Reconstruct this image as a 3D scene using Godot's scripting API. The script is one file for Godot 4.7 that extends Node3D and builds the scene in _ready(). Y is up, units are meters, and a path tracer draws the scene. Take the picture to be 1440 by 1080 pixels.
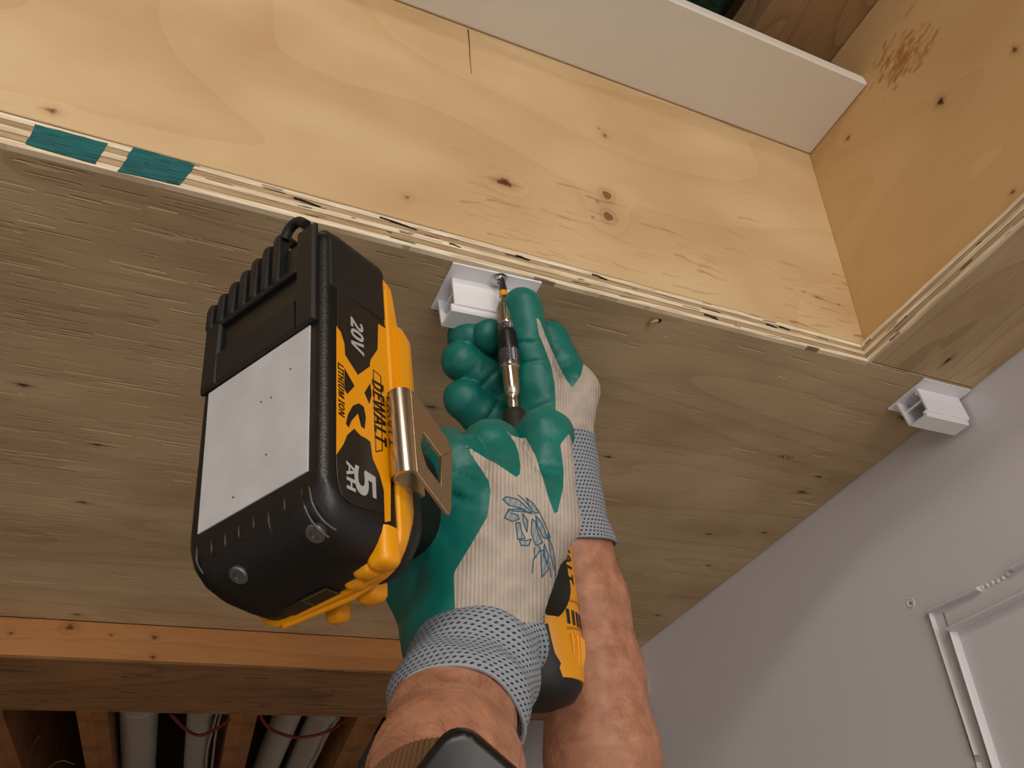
extends Node3D

# A close view of two gloved hands driving a screw into a white clip under a plywood soffit.

class Soup:
	var p := PackedVector3Array()
	func t(a: Vector3, b: Vector3, c: Vector3) -> void:
		p.append(a); p.append(b); p.append(c)
	func q(a: Vector3, b: Vector3, c: Vector3, d: Vector3) -> void:
		t(a, b, c); t(a, c, d)
	func orient(s: int) -> void:
		if p.size() <= s: return
		var o := p[s]; var v := 0.0
		for i in range(s, p.size(), 3):
			v += (p[i] - o).dot((p[i + 1] - o).cross(p[i + 2] - o))
		if v > 0.0:
			for i in range(s, p.size(), 3):
				var k := p[i]; p[i] = p[i + 1]; p[i + 1] = k

var rng := RandomNumberGenerator.new()
var used := {}

# ---------------------------------------------------------------- shapes
func loft(S: Soup, rings: Array, cap := true, fold := true) -> void:
	var s := S.p.size()
	for i in rings.size() - 1:
		var a: PackedVector3Array = rings[i]
		var b: PackedVector3Array = rings[i + 1]
		for j in a.size():
			var k := (j + 1) % a.size()
			S.q(a[j], a[k], b[k], b[j])
	if cap:
		for e in 2:
			var r: PackedVector3Array = rings[0] if e == 0 else rings[-1]
			var c := Vector3.ZERO
			for v in r: c += v
			c /= r.size()
			for j in r.size():
				var k := (j + 1) % r.size()
				if e == 0: S.t(c, r[k], r[j])
				else: S.t(c, r[j], r[k])
	if fold: S.orient(s)

func inset(poly: PackedVector2Array, d: float) -> PackedVector2Array:
	var out := PackedVector2Array()
	var area := 0.0
	for i in poly.size():
		area += poly[i].cross(poly[(i + 1) % poly.size()])
	var sg := 1.0 if area > 0 else -1.0
	for i in poly.size():
		var a := poly[(i - 1 + poly.size()) % poly.size()]
		var b := poly[i]
		var c := poly[(i + 1) % poly.size()]
		var n1 := (b - a).normalized().orthogonal() * -sg
		var n2 := (c - b).normalized().orthogonal() * -sg
		var m := (n1 + n2).normalized()
		out.append(b + m * d / maxf(0.35, m.dot(n1)))
	return out

# a flat outline given thickness, with a chamfer all round
func prism(S: Soup, poly: PackedVector2Array, z0: float, z1: float, bev := 0.0, xf := Transform3D()) -> void:
	var s := S.p.size()
	var lv := [[z0, bev], [z0 + bev, 0.0], [z1 - bev, 0.0], [z1, bev]] if bev > 0 else [[z0, 0.0], [z1, 0.0]]
	var rings := []
	for l in lv:
		var r := PackedVector3Array()
		for v in (inset(poly, l[1]) if l[1] > 0 else poly):
			r.append(xf * Vector3(v.x, v.y, l[0]))
		rings.append(r)
	loft(S, rings, false, false)
	var idx := Geometry2D.triangulate_polygon(poly)
	for i in range(0, idx.size(), 3):
		S.t(rings[0][idx[i]], rings[0][idx[i + 2]], rings[0][idx[i + 1]])
		S.t(rings[-1][idx[i]], rings[-1][idx[i + 1]], rings[-1][idx[i + 2]])
	var area := 0.0
	for i in poly.size():
		area += poly[i].cross(poly[(i + 1) % poly.size()])
	if area < 0:   # sides and caps must agree before the whole is turned
		for i in range(S.p.size() - idx.size() * 2, S.p.size(), 3):
			var k := S.p[i]; S.p[i] = S.p[i + 1]; S.p[i + 1] = k
	S.orient(s)

func box(S: Soup, lo: Vector3, hi: Vector3, bev := 0.0, xf := Transform3D()) -> void:
	prism(S, PackedVector2Array([Vector2(lo.x, lo.y), Vector2(hi.x, lo.y), Vector2(hi.x, hi.y), Vector2(lo.x, hi.y)]), lo.z, hi.z, bev, xf)

func rrect(x0: float, y0: float, x1: float, y1: float, r: Array, n := 6) -> PackedVector2Array:
	var out := PackedVector2Array()   # corner radii: lower left, lower right, upper right, upper left
	var c := [Vector2(x0 + r[0], y0 + r[0]), Vector2(x1 - r[1], y0 + r[1]), Vector2(x1 - r[2], y1 - r[2]), Vector2(x0 + r[3], y1 - r[3])]
	for k in 4:
		for i in n + 1:
			var a := PI + PI / 2 * k + PI / 2 * i / n
			out.append(c[k] + Vector2(cos(a), sin(a)) * r[k])
	return out

func ring3(poly: PackedVector2Array, z: float, xf := Transform3D()) -> PackedVector3Array:
	var r := PackedVector3Array()
	for v in poly: r.append(xf * Vector3(v.x, v.y, z))
	return r

# prof: (radius, distance along the axis)
func lathe(S: Soup, prof: Array, n: int, xf := Transform3D(), oval := 1.0) -> void:
	var rings := []
	for q in prof:
		var r := PackedVector3Array()
		for i in n:
			var a := TAU * i / n
			r.append(xf * Vector3(cos(a) * q.x, q.y, sin(a) * q.x * oval))
		rings.append(r)
	loft(S, rings)

func tube(S: Soup, pts: Array, rad: float, n := 8, taper := 1.0) -> void:
	var rings := []
	var up := Vector3(0.3, 0.5, 0.8)
	for i in pts.size():
		var d: Vector3 = (pts[mini(i + 1, pts.size() - 1)] - pts[maxi(i - 1, 0)]).normalized()
		var x := up.cross(d).normalized()
		up = d.cross(x)
		var r := PackedVector3Array()
		var rr := rad * lerpf(1.0, taper, float(i) / (pts.size() - 1))
		for j in n:
			r.append(pts[i] + (x * cos(TAU * j / n) + up * sin(TAU * j / n)) * rr)
		rings.append(r)
	loft(S, rings)

func along(p: Vector3, d: Vector3, side := Vector3(0.31, 0.2, 0.9)) -> Transform3D:   # y axis along d
	var y := d.normalized()
	var x := y.cross(side).normalized()
	return Transform3D(Basis(x, y, x.cross(y)), p)

func smooth_path(pts: Array, n := 8) -> Array:
	var out := []
	for i in pts.size() - 1:
		var a: Vector3 = pts[maxi(i - 1, 0)]
		var d: Vector3 = pts[mini(i + 2, pts.size() - 1)]
		for k in n:
			out.append(pts[i].cubic_interpolate(pts[i + 1], a, d, float(k) / n))
	out.append(pts[-1])
	return out

# ---------------------------------------------------------------- nodes
func numbered(called: String) -> String:
	if not used.has(called):
		used[called] = 0
		return called
	used[called] += 1
	return "%s_%03d" % [called, used[called]]

func tag(o: Node, label := "", category := "", group := "", kind := "") -> Node:
	if label: o.set_meta("label", label)
	if category: o.set_meta("category", category)
	if group: o.set_meta("group", group)
	if kind: o.set_meta("kind", kind)
	return o

func put(o: Node3D, called: String, parent: Node) -> void:
	if parent == self:
		o.name = numbered(called)
	else:
		o.name = called
	parent.add_child(o, true)

func thing(called: String, label: String, category: String, group := "", xf := Transform3D()) -> Node3D:
	var o := Node3D.new()
	o.transform = xf
	put(o, called, self)
	tag(o, label, category, group)
	return o

func obj(called: String, S: Soup, m: Material, parent: Node = self, smooth := 35.0, uvm := Transform3D()) -> MeshInstance3D:
	var n := S.p.size()
	var fn := PackedVector3Array(); fn.resize(n / 3)
	var at := {}
	for i in n:
		if i % 3 == 0: fn[i / 3] = (S.p[i + 2] - S.p[i]).cross(S.p[i + 1] - S.p[i])
		var key := Vector3i((S.p[i] * 50000.0).round())
		if not at.has(key): at[key] = PackedInt32Array()
		at[key].append(i / 3)
	var nn := PackedVector3Array(); nn.resize(n)
	var uv := PackedVector2Array(); uv.resize(n)
	var lim := cos(deg_to_rad(smooth))
	for i in n:
		var me := fn[i / 3].normalized()
		var sum := Vector3.ZERO
		for f in at[Vector3i((S.p[i] * 50000.0).round())]:
			if fn[f].normalized().dot(me) >= lim: sum += fn[f]
		nn[i] = sum.normalized() if sum.length() > 1e-14 else me
		var w := uvm * S.p[i]
		uv[i] = Vector2(w.x, w.y)
	var arr := []
	arr.resize(Mesh.ARRAY_MAX)
	arr[Mesh.ARRAY_VERTEX] = S.p
	arr[Mesh.ARRAY_NORMAL] = nn
	arr[Mesh.ARRAY_TEX_UV] = uv
	var am := ArrayMesh.new()
	am.add_surface_from_arrays(Mesh.PRIMITIVE_TRIANGLES, arr)
	var o := MeshInstance3D.new()
	o.mesh = am
	o.material_override = m
	put(o, called, parent)
	return o

func bx(called: String, lo: Vector3, hi: Vector3, m: Material, parent: Node = self, bev := 0.001, uvm := Transform3D()) -> MeshInstance3D:
	var S := Soup.new()
	box(S, lo, hi, bev)
	return obj(called, S, m, parent, 35.0, uvm)

func text(s: String, size: Vector2, m: Material, xf: Transform3D, parent: Node, called := "lettering", bold := 800, shear := 0.0) -> void:
	var f := SystemFont.new()
	f.font_names = PackedStringArray(["Droid Sans"])
	f.font_weight = bold
	var tm := TextMesh.new()
	tm.text = s
	tm.font = f
	tm.font_size = 64
	tm.depth = 0.02
	tm.pixel_size = 0.01
	tm.curve_step = 2.0
	var b := tm.get_aabb()
	var o := MeshInstance3D.new()
	o.mesh = tm
	o.material_override = m
	var k := Vector3(size.x / b.size.x, size.y / b.size.y, 0.008)
	var sh := Basis(Vector3(1, 0, 0), Vector3(shear, 1, 0), Vector3(0, 0, 1))
	o.transform = xf * Transform3D(sh * Basis.from_scale(k), -(sh * ((b.position + b.size / 2) * Vector3(k.x, k.y, 0))))
	put(o, called, parent)

# ---------------------------------------------------------------- materials
func mat(c: Color, rough := 0.7, metal := 0.0, tex: Texture2D = null, nrm: Texture2D = null, ns := 1.0) -> StandardMaterial3D:
	var m := StandardMaterial3D.new()
	m.albedo_color = c
	m.roughness = rough
	m.metallic = metal
	if tex: m.albedo_texture = tex
	if nrm:
		m.normal_enabled = true
		m.normal_texture = nrm
		m.normal_scale = ns
	return m

func tri_map(m: StandardMaterial3D, k: float) -> StandardMaterial3D:
	m.uv1_triplanar = true
	m.uv1_scale = Vector3.ONE * k
	return m

func grain_tex(freq: float, lo: Color, hi: Color, normal := false, strength := 4.0, size := 256, octaves := 4) -> NoiseTexture2D:
	var fn := FastNoiseLite.new()
	fn.frequency = freq
	fn.fractal_octaves = octaves
	fn.seed = 7
	var t := NoiseTexture2D.new()
	t.width = size; t.height = size
	t.seamless = true
	t.noise = fn
	if normal:
		t.as_normal_map = true
		t.bump_strength = strength
	else:
		var g := Gradient.new()
		g.set_color(0, lo); g.set_color(1, hi)
		t.color_ramp = g
	return t

func field(sd: int, w: int, h: int, sw: int, sh: int, freq: float, oct := 3) -> PackedFloat32Array:
	var fn := FastNoiseLite.new()
	fn.seed = sd
	fn.frequency = freq
	fn.fractal_octaves = oct
	var im := fn.get_image(sw, sh, false, false, true)
	im.convert(Image.FORMAT_RF)
	im.resize(w, h, Image.INTERPOLATE_CUBIC)
	return im.get_data().to_float32_array()

# Rotary-cut wood. w x h pixels at `ppm` pixels per millimetre; grain runs along x.
# knots: [x mm, y mm, half width, half height, darkness]
func wood(sd: int, w: int, h: int, ppm: float, lo: Color, hi: Color, rings: float, ring_amt: float, streak_amt: float, cell: Vector2, knots: Array, mottle := 0.25, warm := Color(0.55, 0.3, 0.12)) -> Image:
	var A := field(sd, w, h, maxi(8, int(w / ppm / cell.x)), maxi(8, int(h / ppm / cell.y)), 0.09, 2)
	var B := field(sd + 1, w, h, maxi(8, int(w / ppm / 14.0)), maxi(8, int(h / ppm / 0.6)), 0.35, 2)
	var C := field(sd + 2, w, h, maxi(8, int(w / ppm / 22.0)), maxi(8, int(h / ppm / 12.0)), 0.12, 3)
	var K := PackedFloat32Array(); K.resize(w * h)
	for k in knots:
		var cx: float = k[0] * ppm; var cy: float = k[1] * ppm
		var rx: float = k[2] * ppm; var ry: float = k[3] * ppm
		for y in range(maxi(0, int(cy - ry * 5)), mini(h, int(cy + ry * 5) + 1)):
			for x in range(maxi(0, int(cx - rx * 6)), mini(w, int(cx + rx * 6) + 1)):
				var d := Vector2((x - cx) / rx, (y - cy) / ry)
				var solid: bool = k[4] < 0.7 and k[3] > 0.8 * k[2]   # a sound round knot rather than a loose dark one
				var wob := (0.07 if solid else 0.2) * sin(d.angle() * 3.0 + k[0]) + (0.0 if solid else 0.1) * sin(d.angle() * 7.0 + k[1])
				var r := d.length() + wob
				A[y * w + x] += 0.9 / rings * exp(-r * r * 0.12)
				var dark := clampf(1.6 - r * 1.3, 0.0, 1.0) * (0.65 + 0.35 * sin(r * 9.0)) + 0.2 * exp(-r * r * 0.25) + 0.35 * exp(-absf(d.y) * 3.0) * clampf(1.0 - absf(d.x) * 0.28, 0.0, 1.0)
				if solid: dark = clampf((1.0 - r) * 4.0, 0.0, 1.0) * (0.85 + 0.15 * sin(r * 12.0)) + 0.16 * exp(-pow((r - 1.5) * 3.0, 2.0)) + 0.10 * exp(-r * r * 0.1)
				K[y * w + x] = minf(1.25, K[y * w + x] + dark * k[4])
	var out := PackedByteArray(); out.resize(w * h * 3)
	var j := 0
	for i in w * h:
		var ph := A[i] * rings
		var r := ph - floorf(ph)
		var t := r * r * r * r * ring_amt + (B[i] - 0.5) * streak_amt + (C[i] - 0.5) * mottle
		t = clampf(t, -0.3, 1.0)
		var kk := K[i]
		out[j] = int(clampf(lerpf(lerpf(lo.r, hi.r, t), warm.r, kk), 0.02, 1.0) * 255.0)
		out[j + 1] = int(clampf(lerpf(lerpf(lo.g, hi.g, t), warm.g, kk), 0.02, 1.0) * 255.0)
		out[j + 2] = int(clampf(lerpf(lerpf(lo.b, hi.b, t), warm.b, kk), 0.02, 1.0) * 255.0)
		j += 3
	return Image.create_from_data(w, h, false, Image.FORMAT_RGB8, out)

func stroke(im: Image, a: Vector2, b: Vector2, wd: float, c: Color, k := 1.0) -> void:
	var n := int(a.distance_to(b) * 1.5) + 1
	for i in n + 1:
		var p := a.lerp(b, float(i) / n)
		for y in range(int(p.y - wd), int(p.y + wd) + 1):
			for x in range(int(p.x - wd), int(p.x + wd) + 1):
				if x >= 0 and y >= 0 and x < im.get_width() and y < im.get_height():
					var e := clampf(wd + 0.5 - Vector2(x, y).distance_to(p), 0.0, 1.0) * k
					if e > 0: im.set_pixel(x, y, im.get_pixel(x, y).lerp(c, e))

func run_on(im: Image, n := 18) -> void:   # lets a picture of wood run on into its own start
	var w := im.get_width()
	for x in n:
		for y in im.get_height():
			im.set_pixel(w - n + x, y, im.get_pixel(w - n + x, y).lerp(im.get_pixel(n - 1 - x, y), (x + 1.0) / n))

func tex(im: Image) -> ImageTexture:
	return ImageTexture.create_from_image(im)

# torn grain: short shallow splits along x, cut into a height picture and its normals
func checks(w: int, h: int, ppm: float, n: int, sd: int, where: Callable) -> Image:
	var im := Image.create(w, h, false, Image.FORMAT_RGB8)
	im.fill(Color(0.6, 0.6, 0.6))
	rng.seed = sd
	for i in n:
		var p := Vector2(rng.randf() * w, rng.randf() * h)
		if rng.randf() > float((where as Callable).call(p / Vector2(w, h))): continue
		var l := rng.randf_range(6, 45) * ppm * rng.randf_range(0.4, 1.0)
		var b := p + Vector2(l, rng.randf_range(-0.02, 0.02) * l)
		stroke(im, p, b, rng.randf_range(0.3, 1.0), Color(0.15, 0.15, 0.15), rng.randf_range(0.35, 1.0))
		if rng.randf() < 0.4:
			stroke(im, p + Vector2(l * 0.2, 2.0), p.lerp(b, 0.7) + Vector2(0, 2.0), 0.8, Color(0.85, 0.85, 0.85), 0.6)
	return im

# ---------------------------------------------------------------- soft bodies
# Each chain is a row of joints with a radius at each. The first list is joined smoothly (the palm); each chain of the second stays apart from its neighbours.
func soft(core: Array, limbs: Array, h: float, kp: float, kf: float, bump := 0.0, creases := []) -> Dictionary:
	var lo := Vector3.ONE * 1e9; var hi := -lo
	for ch in core + limbs:
		for i in ch[0].size():
			var m: Vector3 = Vector3.ONE * (ch[1][i] + 3 * h)
			lo = lo.min(ch[0][i] - m); hi = hi.max(ch[0][i] + m)
	var nx := int((hi.x - lo.x) / h) + 2; var ny := int((hi.y - lo.y) / h) + 2; var nz := int((hi.z - lo.z) / h) + 2
	var far := 0.05
	var P := PackedFloat32Array(); P.resize(nx * ny * nz); P.fill(far)
	var F := P.duplicate()
	for ch in core: _bones(P, ch, lo, h, nx, ny, nz, kp, far)
	for ch in limbs:
		var D := PackedFloat32Array(); D.resize(nx * ny * nz); D.fill(far)
		var r := _bones(D, ch, lo, h, nx, ny, nz, kf, far)
		for z in range(r[2], r[5]):
			for y in range(r[1], r[4]):
				var o := (z * ny + y) * nx
				for i in range(o + int(r[0]), o + int(r[3])):
					if D[i] < F[i]: F[i] = D[i]
	var k := kp * 0.8
	for i in P.size():
		var d := maxf(k - absf(P[i] - F[i]), 0.0) / k
		P[i] = minf(P[i], F[i]) - d * d * k * 0.25
	if bump > 0:
		var fn := FastNoiseLite.new(); fn.frequency = 55.0; fn.fractal_octaves = 2; fn.seed = 3
		for z in nz:
			for y in ny:
				for x in nx:
					var i := (z * ny + y) * nx + x
					if absf(P[i]) < 4 * h: P[i] += bump * fn.get_noise_3d(lo.x + x * h, lo.y + y * h, lo.z + z * h)
	for cr in creases:   # a fold: a narrow valley across the surface. [middle, direction across the fold, reach, depth]
		var m: Vector3 = Vector3.ONE * cr[2]
		var l: Vector3 = ((cr[0] - m - lo) / h).floor(); var u: Vector3 = ((cr[0] + m - lo) / h).ceil()
		for z in range(maxi(0, int(l.z)), mini(nz, int(u.z))):
			for y in range(maxi(0, int(l.y)), mini(ny, int(u.y))):
				for x in range(maxi(0, int(l.x)), mini(nx, int(u.x))):
					var d: Vector3 = lo + Vector3(x, y, z) * h - cr[0]
					var s: float = d.dot(cr[1]) / 0.0016
					P[(z * ny + y) * nx + x] += cr[3] * exp(-s * s) * maxf(0.0, 1.0 - d.length() / cr[2])
	var at := {}
	var vs := PackedVector3Array(); var ns := PackedVector3Array(); var ix := PackedInt32Array()
	var off := [0, 1, nx, nx + 1, nx * ny, nx * ny + 1, nx * ny + nx, nx * ny + nx + 1]
	var ed := [[0, 1], [2, 3], [4, 5], [6, 7], [0, 2], [1, 3], [4, 6], [5, 7], [0, 4], [1, 5], [2, 6], [3, 7]]
	for z in nz - 1:
		for y in ny - 1:
			var row := (z * ny + y) * nx
			for x in nx - 1:
				var c := row + x
				if absf(P[c]) > 2 * h: continue
				var neg := 0
				for o in off:
					if P[c + o] < 0: neg += 1
				if neg == 0 or neg == 8: continue
				var s := Vector3.ZERO; var m := 0
				for e in ed:
					var a := P[c + off[e[0]]]; var b := P[c + off[e[1]]]
					if (a < 0) != (b < 0):
						var t := a / (a - b)
						var pa := Vector3(e[0] & 1, (e[0] >> 1) & 1, e[0] >> 2)
						var pb := Vector3(e[1] & 1, (e[1] >> 1) & 1, e[1] >> 2)
						s += pa.lerp(pb, t); m += 1
				at[c] = vs.size()
				vs.append(lo + (Vector3(x, y, z) + s / m) * h)
				var g := Vector3(P[c + 1] + P[c + off[3]] + P[c + off[5]] + P[c + off[7]] - P[c] - P[c + nx] - P[c + off[4]] - P[c + off[6]], P[c + nx] + P[c + off[3]] + P[c + off[6]] + P[c + off[7]] - P[c] - P[c + 1] - P[c + off[4]] - P[c + off[5]], P[c + off[4]] + P[c + off[5]] + P[c + off[6]] + P[c + off[7]] - P[c] - P[c + 1] - P[c + nx] - P[c + off[3]])
				ns.append(g.normalized())
	var st := [1, nx, nx * ny]
	for c in at:
		for ax in 3:
			var a := P[c]; var b := P[c + st[ax]]
			if (a < 0) == (b < 0): continue
			var u: int = st[(ax + 1) % 3]; var v: int = st[(ax + 2) % 3]
			if not (at.has(c - u) and at.has(c - v) and at.has(c - u - v)): continue
			var q := [at[c], at[c - u], at[c - u - v], at[c - v]]
			if a < 0: q = [q[0], q[3], q[2], q[1]]
			for i in [0, 1, 2, 0, 2, 3]: ix.append(q[i])
	# clockwise seen from outside
	if ix.size() > 2:
		var vote := 0
		for i in range(0, mini(ix.size(), 3000), 3):
			var fnn := (vs[ix[i + 1]] - vs[ix[i]]).cross(vs[ix[i + 2]] - vs[ix[i]])
			vote += 1 if fnn.dot(ns[ix[i]]) > 0 else -1
		if vote > 0:
			for i in range(0, ix.size(), 3):
				var kk := ix[i]; ix[i] = ix[i + 1]; ix[i + 1] = kk
	return {"v": vs, "n": ns, "i": ix}

func _bones(P: PackedFloat32Array, ch: Array, lo: Vector3, h: float, nx: int, ny: int, nz: int, k: float, far: float) -> Array:
	var R := [nx, ny, nz, 0, 0, 0]
	for s in ch[0].size() - 1:
		var a: Vector3 = ch[0][s]; var b: Vector3 = ch[0][s + 1]
		var ra: float = ch[1][s]; var rb: float = ch[1][s + 1]
		var m := maxf(ra, rb) + k + 3 * h
		var l := ((a.min(b) - Vector3.ONE * m - lo) / h).floor()
		var u := ((a.max(b) + Vector3.ONE * m - lo) / h).ceil()
		var x0 := maxi(0, int(l.x)); var x1 := mini(nx, int(u.x) + 1)
		var y0 := maxi(0, int(l.y)); var y1 := mini(ny, int(u.y) + 1)
		var z0 := maxi(0, int(l.z)); var z1 := mini(nz, int(u.z) + 1)
		R = [mini(R[0], x0), mini(R[1], y0), mini(R[2], z0), maxi(R[3], x1), maxi(R[4], y1), maxi(R[5], z1)]
		var ba := b - a
		var inv := 1.0 / ba.length_squared()
		for z in range(z0, z1):
			for y in range(y0, y1):
				var o := (z * ny + y) * nx
				var pa := Vector3(lo.x + x0 * h, lo.y + y * h, lo.z + z * h) - a
				for x in range(x0, x1):
					var t := clampf(pa.dot(ba) * inv, 0.0, 1.0)
					var d := (pa - ba * t).length() - ra - (rb - ra) * t
					pa.x += h
					var c := P[o + x]
					var e := k - absf(c - d)
					if e > 0.0: P[o + x] = minf(c, d) - e * e * 0.25 / k
					elif d < c: P[o + x] = d
	return R

func soft_obj(called: String, g: Dictionary, m: Material, parent: Node, uvm := Transform3D()) -> MeshInstance3D:
	var uv := PackedVector2Array()
	for v in g.v:
		var w: Vector3 = uvm * v
		uv.append(Vector2(w.x, w.y))
	var arr := []
	arr.resize(Mesh.ARRAY_MAX)
	arr[Mesh.ARRAY_VERTEX] = g.v
	arr[Mesh.ARRAY_NORMAL] = g.n
	arr[Mesh.ARRAY_TEX_UV] = uv
	arr[Mesh.ARRAY_INDEX] = g.i
	var am := ArrayMesh.new()
	am.add_surface_from_arrays(Mesh.PRIMITIVE_TRIANGLES, arr)
	var o := MeshInstance3D.new()
	o.mesh = am
	o.material_override = m
	put(o, called, parent)
	return o

# signed distance to a closed outline, positive inside
func inside(p: Vector2, poly: PackedVector2Array) -> float:
	var d := 1e9
	var odd := false
	for i in poly.size():
		var a := poly[i]; var b := poly[(i + 1) % poly.size()]
		d = minf(d, p.distance_squared_to(Geometry2D.get_closest_point_to_segment(p, a, b)))
		if (a.y > p.y) != (b.y > p.y) and p.x < (b.x - a.x) * (p.y - a.y) / (b.y - a.y) + a.x: odd = not odd
	return sqrt(d) if odd else -sqrt(d)

# cuts a mesh in two along f = 0: [where f > 0, where f < 0]; the second is puffed out a little, like a coat of rubber
func cut(g: Dictionary, f: PackedFloat32Array, coat: float) -> Array:
	var out := []
	for side in [1.0, -1.0]:
		var v := PackedVector3Array(); var n := PackedVector3Array(); var ix := PackedInt32Array()
		for i in range(0, g.i.size(), 3):
			var poly := []
			for k in 3:
				var a: int = g.i[i + k]; var b: int = g.i[i + (k + 1) % 3]
				var fa: float = f[a] * side; var fb: float = f[b] * side
				if fa >= 0: poly.append([g.v[a], g.n[a], absf(fa)])
				if (fa >= 0) != (fb >= 0):
					var t: float = fa / (fa - fb)
					poly.append([g.v[a].lerp(g.v[b], t), g.n[a].lerp(g.n[b], t), 0.0])
			for k in range(2, poly.size()):
				for e in [poly[0], poly[k - 1], poly[k]]:
					ix.append(v.size())
					v.append(e[0] + (e[1] * coat * minf(1.0, e[2] / 0.0015) if side < 0 else Vector3.ZERO)); n.append(e[1])
		out.append({"v": v, "n": n, "i": ix})
	return out

func V2(a: Array) -> PackedVector2Array:
	return PackedVector2Array(a)

# ================================================================ the scene
func _ready() -> void:
	rng.seed = 11
	var cam := Camera3D.new()
	cam.name = "camera"
	cam.fov = 48.0412
	cam.near = 0.02
	cam.transform = Transform3D(Basis(Vector3(0.89891, -0.12788, 0.41906), Vector3(-0.17496, 0.77211, 0.61092), Vector3(-0.40169, -0.62249, 0.67168)), Vector3(0.00000, 1.60000, 0.00000))
	add_child(cam)
	cam.current = true
	var env := Environment.new()
	env.background_mode = Environment.BG_SKY
	var sky := Sky.new()
	var sm := ProceduralSkyMaterial.new()
	sm.sky_top_color = Color(0.42, 0.56, 0.78)
	sm.sky_horizon_color = Color(0.78, 0.82, 0.86)
	sm.ground_bottom_color = Color(0.35, 0.34, 0.31)
	sm.ground_horizon_color = Color(0.6, 0.6, 0.58)
	sky.sky_material = sm
	env.sky = sky
	env.background_energy_multiplier = 1.0
	env.tonemap_mode = Environment.TONE_MAPPER_LINEAR
	env.tonemap_exposure = 1.0
	env.sdfgi_enabled = true
	env.ssao_enabled = true
	env.ssil_enabled = true
	var we := WorldEnvironment.new()
	we.name = "world"
	we.environment = env
	add_child(we)
	# daylight from an unseen window, placed behind the camera to light the well
	var day := AreaLight3D.new()
	day.name = "unseen_window_daylight"
	day.area_size = Vector2(1.2, 1.2)
	day.light_energy = 2.0
	day.light_color = Color(1.0, 0.975, 0.95)
	day.transform = Transform3D(Basis(), Vector3(-0.15, 1.45, 2.05))
	day.shadow_enabled = true
	add_child(day)
	# added fill: a ceiling panel behind the camera, bouncing light off the floor
	var lamp := AreaLight3D.new()
	lamp.name = "added_fill_light"
	lamp.area_size = Vector2(0.56, 0.56)
	lamp.light_energy = 2.6
	lamp.light_color = Color(1.0, 0.96, 0.90)
	lamp.transform = Transform3D(Basis(Vector3.RIGHT, -PI / 2), Vector3(-0.55, 2.588, 1.45))
	lamp.shadow_enabled = true
	add_child(lamp)
	room()
	soffit()
	bay()
	clips()
	drill()
	person()

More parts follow.
